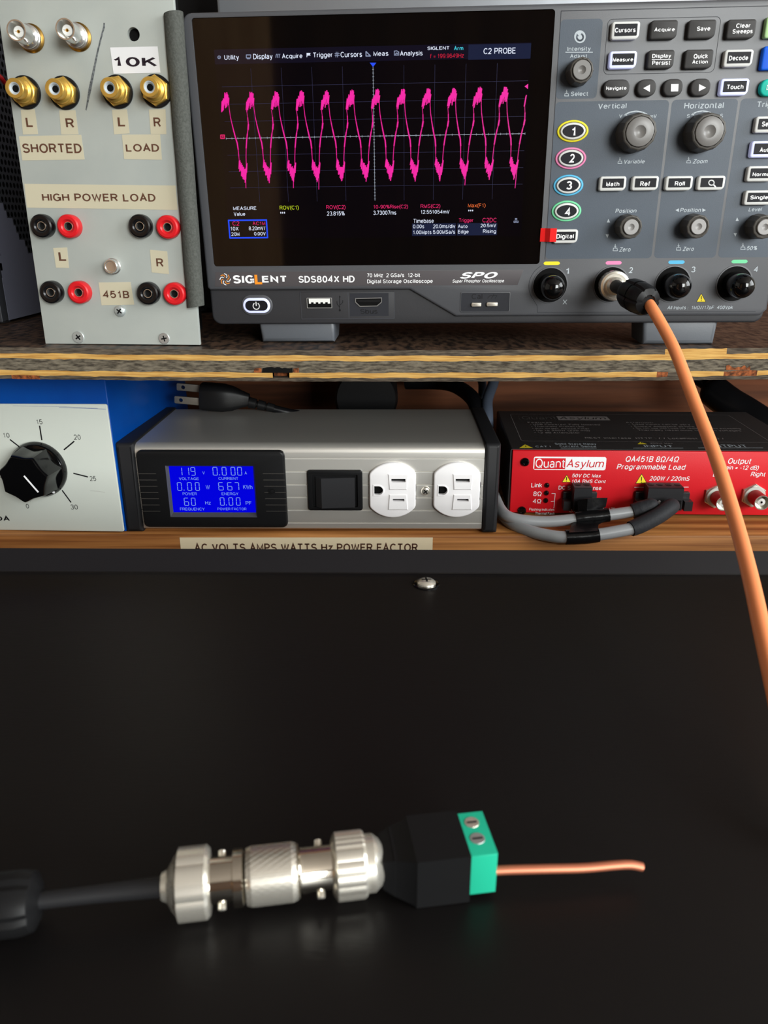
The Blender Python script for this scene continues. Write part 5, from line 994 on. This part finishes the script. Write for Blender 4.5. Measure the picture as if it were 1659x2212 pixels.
low_ = cpts(zC, [(30, 720, 502), (70, 805, 476), (130, 862, 462), (230, 905, 452), (340, 932, 446), (450, 943, 443), (640, 928, 443), (845, 892, 446)])
cable_thing('audio_cable', 'lower grey cable plugged into the red box, drooping over the pine edge', 'cable', [
    ('cable_jacket', MB().tube(low_, 3.9, 'cable_grey', 14), None), ('tape_wrap', MB().tube(cpts(zC, [(448, 944, 443), (520, 941, 443), (580, 937, 443), (645, 928, 443)]), [4.7, 4.8, 4.8, 4.7], 'tape_black', 14), 'black tape wrap'),
    ('heat_shrink', MB().tube(cpts(zC, [(838, 893, 446), (900, 868, 448), (1000, 815, 452), (1070, 765, 458), (1092, 752, 461)]), [4.9, 5.3, 5.3, 5.3, 4.6], 'shrink_black', 14), 'black sleeve'),
    ('conductor', MB().tube(cpts(zC, [(1085, 760, 461), (1108, 752, 463), (1110, 738, 465)]), [1.3, 1.3, 1], 'wire_red', 8), 'red conductor')], 'grey cables of the red box')
# tape strips: a bridge between the two cables and a folded flag over the small plug
def strip(name, quads, m, label, th=.35):
    mb = MB(); A = [at_y(*zC(x, y), d) for x, y, d in quads]; n = len(A) // 2
    off = Vector((0, th, 0)); vs = A + [a + off for a in A]; k = len(A); fs_ = []
    for i in range(n - 1): fs_ += [(2 * i, 2 * i + 2, 2 * i + 3, 2 * i + 1), (k + 2 * i, k + 2 * i + 1, k + 2 * i + 3, k + 2 * i + 2), (2 * i, k + 2 * i, k + 2 * i + 2, 2 * i + 2), (2 * i + 1, 2 * i + 3, k + 2 * i + 3, k + 2 * i + 1)]
    fs_ += [(0, 1, k + 1, k), (2 * n - 2, k + 2 * n - 2, k + 2 * n - 1, 2 * n - 1)]
    o = mb.add(vs, fs_, m).build(name); o.location = (0, 0, CAMZ * .001); return tag(o, label, 'tape')
strip('tape_strip', [(500, 850, 455.5), (708, 832, 455.5), (478, 880, 448), (645, 868, 448), (470, 915, 439), (640, 905, 439)], 'tape_black', 'wide black tape strip bridging the two grey cables in front of the red box')
strip('tape_flag', [(520, 720, 466), (522, 790, 464), (580, 712, 461), (575, 792, 460), (640, 708, 463), (632, 788, 461), (700, 708, 468), (688, 762, 466)], 'tape_black', 'curled black tape flag in front of the small two-pole plug of the red box')

# ------------------------------------------------------------------ things behind the boxes
zP = zoom(360, 815, 4.1475)
fpl = Face(at_y(*zP(500, 285), 543), 0, 5, 0); ztop_pm = fw2.O.z + PL(668, 961)[1]
fpl.O.z = ztop_pm + .6
pg = thing('power_plug', fpl, 'black mains plug with two flat metal prongs lying on the silver box', 'plug')
a = fpl.loc(*zP(312, 170)); b = fpl.loc(*zP(560, 180)); c = fpl.loc(*zP(740, 195)); zc_ = a[1]
mb = MB(); secs = [(a[0], 9.3, 8.5), (a[0] + 2, 9.6, 9), (b[0] - 4, 9.6, 9), (b[0] + 3, 8.4, 7), (b[0] + 9, 6, 4.5), (c[0], 4.2, 3.6)]
vs = []; n = 20
for i, (x, hz, hy) in enumerate(secs):
    for k in range(n): t_ = 2 * PI * k / n; s_ = lambda v: math.copysign(abs(v) ** .55, v); vs.append((x, hy * s_(math.cos(t_)), 10 + (zc_ - 10) * .25 + hz * s_(math.sin(t_))))
mb.add(vs, [(i * n + k, i * n + (k + 1) % n, (i + 1) * n + (k + 1) % n, (i + 1) * n + k) for i in range(len(secs) - 1) for k in range(n)] + [tuple(range(n)), tuple((len(secs) - 1) * n + k for k in range(n))], 'black_plastic'); mb.build('plug_body', pg)
d_ = fpl.loc(*zP(85, 100))[0]
for zc0, yy in ((zc_ + 5.0, 2), (zc_ - 2.9, -4.5)):
    MB().prism([(d_, zc0 - 2.1), (d_ + .8, zc0 - 2.6), (a[0] + .5, zc0 - 2.6), (a[0] + .5, zc0 + 2.6), (d_ + .8, zc0 + 2.6), (d_, zc0 + 2.1)], yy - .8, yy + .8, 'prong_metal', bev=.2, holes=[circle(d_ + 4.6, zc0, 1.4, n=16)]).build('prong', pg)
zs_ = zc_ - 1.5; mb = MB()
for k in range(3): mb.lathe((c[0] + k * 6.5, 0, zs_ - k * 1.0), [(4.0 - k * .35, 0), (3.7 - k * .35, 5), (2.3, 5.2), (2.3, 6.6)], 'black_plastic', 20, d=(1, 0, -.16))
mb.build('strain_relief', pg)
mb = MB().tube([(c[0] + 17, 0, zs_ - 3), (c[0] + 30, 2, zs_ - 5.5), (c[0] + 46, 10, zs_ - 8.6), (c[0] + 60, 24, zs_ - 11), (c[0] + 76, 45, zs_ - 17)], 2.9, 'cable_black', 14); mb.build('cord', pg)
zQ = zoom(700, 815, 3.95)
bl = at_y(*zQ(370, 150), 640); o = MB()
o.lathe((0, 0, 0), [(20, 0), (24, 2), (25, 6), (25, 40), (23, 44)], 'black_plastic', 40, cap0=True); o = o.build('power_adapter'); o.location = Vector((bl.x, 640, CAMZ + bl.z + 6)) * .001; tag(o, 'round black power adapter behind the silver box', 'adapter')
def back_cable(name, label, pts, r, m, zm=zQ, cat='cable', group=None):
    o = MB().tube([at_y(*zm(x, y), d) for x, y, d in pts], r, m, 14).build(name, angle=60); o.location = (0, 0, CAMZ * .001); return tag(o, label, cat, group)
back_cable('mains_cable', 'thick black cable arching behind the right end of the silver box', [(700, 45, 660), (950, 45, 650), (1080, 60, 630), (1200, 120, 610), (1285, 210, 590), (1320, 330, 580), (1330, 480, 575)], 9.5 / 1.6, 'cable_black')
back_cable('data_cable', 'blue-grey cable rising behind the silver box, left one of the pair', [(1300, -60, 640), (1345, 30, 625), (1352, 120, 610), (1345, 230, 600), (1345, 420, 590)], 3.4, 'cable_blue_grey', group='blue-grey cables behind the silver box')
back_cable('data_cable', 'blue-grey cable between the silver box and the red box, right one of the pair', [(1470, -60, 610), (1440, 60, 600), (1395, 190, 585), (1395, 300, 575), (1400, 430, 570)], 4.2, 'cable_blue_grey', group='blue-grey cables behind the silver box')
zR = zoom(1440, 815, 7.575)
back_cable('patch_lead', 'black lead with a long moulded plug slanting behind the red box', [(380, -60, 650), (600, 90, 645), (690, 150, 640), (760, 215, 635), (1000, 400, 625), (1300, 560, 615), (1700, 800, 600), (2100, 1050, 590)], [5, 5, 5, 13, 13, 12, 11, 9], 'cable_black', zR)

# ------------------------------------------------------------------ black chassis in front of the shelf
ZC = -141.5
zlip, ylip = ZC + 7.2, at_z(829, 1186, ZC + 7.2).y; ybase = at_z(829, 1239, ZC).y
fc = Face(Vector((0, 180, ZB)), 0, .25, 0)
ch = thing('chassis', fc, 'black painted equipment chassis filling the foreground, with one screw near its raised rear lip', 'chassis')
zc = ZC - ZB
mb = MB(); MB().box(-330, 330, -165, ylip - 180 - 2, 8, zc - 1.5, 'black_matte').build('body', ch)
mb.sweep_x([(-168, zc), (ybase - 180, zc), (ylip - 180 - .8, zlip - ZB), (ylip - 180, zlip - ZB - .6), (ylip - 180, zc - 6), (ylip - 182, zc - 6), (ylip - 182, zc - 1.5), (-168, zc - 1.5)], -332, 332, 'chassis_black')
mb.build('top_cover', ch, angle=15)
MB().add([(x, y, z) for x in (-332, 332) for y, z in ((ybase - 180 + .4, zc + .35), (ylip - 180 - .9, zlip - ZB + .12))], [(0, 1, 3, 2)], 'chassis_lip_sheen').build('rear_lip', ch)  # slope and lighter tone put in to imitate a strip reflecting the room
for x in (-290, 290):
    for y in (-130, 110): MB().lathe((x, y, 8), [(14, 0), (12, 6.4)], 'black_rubber', 24, d=(0, 0, -1)).build('foot', ch)
ftc = fc.top(zc); c = ftc.loc(921, 1262); M_ = Matrix.Rotation(rad(-90), 4, 'X'); M_.translation = (0, 0, zc * .001)
mb = MB(); mb.lathe((c[0], 0, c[1]), [(5.8, -.05), (5.8, .35), (5.2, .6), (4.6, .5)], 'black_gloss', 32); mb.lathe((c[0], 0, c[1]), [(4.0, .4), (3.9, 1.1), (3.0, 1.9), (1.5, 2.2), (.1, 2.25)], 'nickel', 32)
for a in (.1, .1 + PI / 2):
    q = Vector((math.cos(a), math.sin(a))) * 2; n_ = Vector((-q.y, q.x)).normalized() * .35; cc = Vector(c); mb.add([(p.x, -2.3, p.y) for p in (cc - q - n_, cc + q - n_, cc + q + n_, cc - q + n_)], [(0, 1, 2, 3)], 'black_matte')
mb.build('screw', ch, fix=False, M=M_)

# ------------------------------------------------------------------ foreground: coaxial adapters lying on the chassis
zax = ZC + 7.6
A0, A1 = at_z(412, 1908, zax), at_z(760, 1868, zax); U = (A1 - A0).normalized(); yaw = math.degrees(math.atan2(U.y, U.x))
fx_ = Face(Vector((A0.x, A0.y, ZC)), 0, 0, yaw); AX = zax - ZC
def S(px):
    py = 1908 + (px - 412) * (1868 - 1908) / (760 - 412); return fx_.l3(at_z(px, py, zax))[0]
def axl(prof, m, n=40, mod=None, ph=0, cap0=True, cap1=True, mb=None):
    """profile given as (radius, picture x)"""
    return (mb or MB()).lathe((0, 0, AX), [(r, S(p)) for r, p in prof], m, n, d=(1, 0, 0), mod=mod, ph=ph, cap0=cap0, cap1=cap1)
kn_ = lambda n, d: (lambda t, r, a: r * (1 - d * (math.sin(t * n) > 0)))
cb = thing('coaxial_lead', fx_, 'black coaxial lead with a nickel locking plug, entering at the lower left of the picture' if False else 'black coaxial lead ending in a nickel locking plug, lying on the chassis', 'cable')
mb = axl([(1.9, -40), (1.9, 60)], 'black_rubber'); axl([(1.75, 60), (1.8, 200), (2.2, 345), (2.6, 362)], 'black_rubber', mb=mb); mb.build('cord', cb)
axl([(3.0, -60), (6.0, -45), (6.6, -10), (6.6, 48), (6.0, 74), (4.0, 86), (2.2, 88)], 'black_plastic', 32, mod=lambda t, r, a: r * (1 - .09 * (abs(math.sin(t * 3)) < .22))).build('strain_relief', cb)
mb = axl([(2.9, 350), (3.4, 362), (5.4, 374), (6.4, 382)], 'nickel', cap1=False); axl([(6.4, 382), (7.6, 388), (7.6, 447), (6.9, 454), (5.2, 456)], 'nickel', 48, mod=lambda t, r, a: r * (1 - .05 * (abs(math.sin(t * 9)) < .3)), mb=mb); mb.build('locking_plug', cb)
cp_ = thing('coaxial_coupler', fx_, 'knurled nickel barrel coupler between the lead and the terminal adapter', 'coupler')
cp_s = axl([(4.85, 456), (4.85, 503), (6.1, 506), (6.1, 526), (5.0, 530)], 'nickel_mirror'); axl([(5.0, 641), (5.9, 646), (5.0, 650), (4.85, 655), (4.85, 722)], 'nickel_mirror', mb=cp_s); cp_s.build('sleeve', cp_)
mb = MB(); s0, s1 = S(533), S(642); nk, mk = 28, 10; vs = []
for i in range(mk + 1):
    for k in range(nk * 2):
        t_ = PI * k / nk; r = 5.45 + (.75 if (k + i) % 2 else 0); r = r - (.4 if i in (0, mk) else 0); vs.append((s0 + (s1 - s0) * i / mk, r * math.cos(t_), AX + r * math.sin(t_)))
n = nk * 2; mb.add(vs, [(i * n + k, i * n + (k + 1) % n, (i + 1) * n + (k + 1) % n, (i + 1) * n + k) for i in range(mk) for k in range(n)] + [tuple(range(n)), tuple(mk * n + k for k in range(n))], 'nickel'); mb.build('knurled_grip', cp_, angle=5)
mb = MB()
for s, px in ((1, 690), (-1, 690), (1, 480), (-1, 480)): mb.lathe((S(px), s * -3.9, AX + s * -2.6), [(.9, 0), (.9, 1.2), (.7, 1.4)], 'nickel', 14, d=(0, -s * .83, -s * .55))
mb.build('locking_pin', cp_)
ta = thing('terminal_adapter', fx_, 'black screw terminal adapter with a green end block and nickel locking ring', 'adapter')
mb = axl([(5.3, 716), (6.6, 722), (7.2, 726)], 'nickel', cap1=False); axl([(7.2, 726), (7.2, 783), (6.8, 788)], 'nickel', 64, mod=lambda t, r, a: r * (1 - .035 * (math.sin(t * 32) > 0)), mb=mb); axl([(6.2, 786), (6.2, 806), (5.0, 820), (4.0, 826)], 'nickel', mb=mb); mb.build('locking_ring', ta)
sa, sb_, sc_, sd = S(822), S(884), S(1000), S(1056)
mb = MB(); zb_, ztp = .25, 13.2
secs = [(sa, 4.2, 3.8, 11.4), (sa + 2, 5.0, 2.6, 12.2), (sb_, 6.6, .6, ztp - .4), (sb_ + .5, 7.1, zb_, ztp), (sc_, 7.1, zb_, ztp)]
vs = [(x, y, z) for x, hw, za, zc2 in secs for y, z in ((-hw, za), (hw, za), (hw, zc2), (-hw, zc2))]
mb.add(vs, [(i * 4 + k, i * 4 + (k + 1) % 4, (i + 1) * 4 + (k + 1) % 4, (i + 1) * 4 + k) for i in range(4) for k in range(4)] + [(0, 1, 2, 3), (16, 17, 18, 19)], 'black_plastic')
for k in range(6): x = sa + 2.5 + k * 1.15; hw = 5.1 + k * .28; mb.box(x, x + .55, -hw - .12, hw + .12, 2.2 - k * .3, 12.4, 'black_plastic')
mb.build('body', ta)
gb = MB(); gb.prism([(sc_ - .6, 1.6), (sd, 1.6), (sd, ztp - .6), (sc_ - .6, ztp - .6)], -6.6, 6.6, 'terminal_green', bev=.3)
g_ = gb.build('terminal_block', ta); xm = (sc_ + sd) / 2 - .3
for y in (-1.6, 3.4):
    mb = MB(); mb.lathe((xm, y, ztp - .6), [(1.7, .05), (1.65, .12), (.05, .12)], 'nickel' if y > 0 else 'steel', 20, d=(0, 0, 1)); mb.box(xm - 1.2, xm + 1.2, y - .25, y + .25, ztp - .5, ztp - .44, 'black_matte'); mb.build('screw', g_)
mb = MB(); 
for y in (-3.4, 3.0): mb.box(sd - .02, sd + .06, y - 1.6, y + 1.6, 3.2, 8, 'black_hole')
mb.build('wire_entry', g_)
wz = 5.6
wpts = [fx_.l3(at_z(px, py, ZC + z)) for px, py, z in ((1062, 1881, wz), (1100, 1879, wz), (1180, 1877, wz - .2), (1260, 1875, wz - .6), (1330, 1869, wz - .6), (1362, 1868, wz - .8), (1388, 1873, wz - 1.4))]
o = MB().tube(wpts, [1.02] * 6 + [.98], 'copper', 14).build('copper_wire'); o.matrix_world = fx_.m4(); tag(o, 'bare copper wire sticking out of the green terminal block', 'wire')

# ------------------------------------------------------------------ orange coaxial cable on input 2
c = inputs[1]; 
pA = fs.world((c[0], -2, c[1])); ring_c = L(*z8(622, 745), -13); pB = fs.world((ring_c[0], -13, ring_c[1]))
dax = (pB - pA).normalized(); ff = Face(pA)
oc = thing('coaxial_cable', ff, 'orange coaxial cable on the pink input, sweeping down to the right edge', 'cable')
mb = MB(); kk = lambda t, r, a: r * (1 - .03 * (math.sin(t * 30) > 0))
mb.lathe((0, 0, 0), [(7.3, 2.5), (7.5, 3)], 'nickel', 60, d=dax, cap0=True, cap1=False); mb.lathe((0, 0, 0), [(7.5, 3), (7.5, 11)], 'nickel', 60, d=dax, mod=kk, cap1=False); mb.lathe((0, 0, 0), [(7.5, 11), (7.2, 12), (6.2, 12.2), (6.0, 11.6), (4.6, 11.6), (4.5, 14), (3.2, 15.5)], 'nickel', 40, d=dax); mb.build('locking_plug', oc)
pC = at_y(*z8(655, 762), pA.y - 21); pD = at_y(*z8(728, 796), pA.y - 30); pE = at_y(*z8(845, 852), pA.y - 46)
rel = lambda P: P - pA
MB().tube([dax * 14, rel(pC), rel(pD)], [3.4, 3.1, 3.3], 'black_rubber', 20).build('boot', oc)
ds = (pE - pD).normalized(); Ls = (pE - pD).length
mb = MB(); gr = lambda t, r, a: r * (1 - .1 * (abs(math.sin(t * 3)) < .2))
mb.lathe(rel(pD), [(4.4, -3), (6.8, -1.5), (7.5, 1), (7.7, Ls * .45)], 'black_plastic', 48, d=ds, mod=gr, cap0=True, cap1=False); mb.lathe(rel(pD), [(7.4, Ls * .45), (7.6, Ls * .5), (7.3, Ls * .8), (6.2, Ls), (3.4, Ls + .8), (3.0, Ls)], 'black_plastic', 48, d=ds, mod=gr); mb.build('strain_relief', oc)
dd = lambda px, py, d: rel(at_d(px, py, d))
dE = pE.dot(Vector((0, CP, -SP)))
pts = [dd(1398, 651, dE + 4), dd(1412, 672, dE - 3), dd(1435, 712, dE - 10), dd(1461, 765, dE - 20), dd(1500, 868, dE - 36), dd(1545, 985, dE - 58), dd(1583, 1105, dE - 82), dd(1618, 1235, dE - 108), dd(1650, 1380, dE - 134), dd(1690, 1560, dE - 160), dd(1740, 1800, dE - 180)]
MB().tube(pts, 2.65, 'coax_orange', 18, sub=8).build('cord', oc)
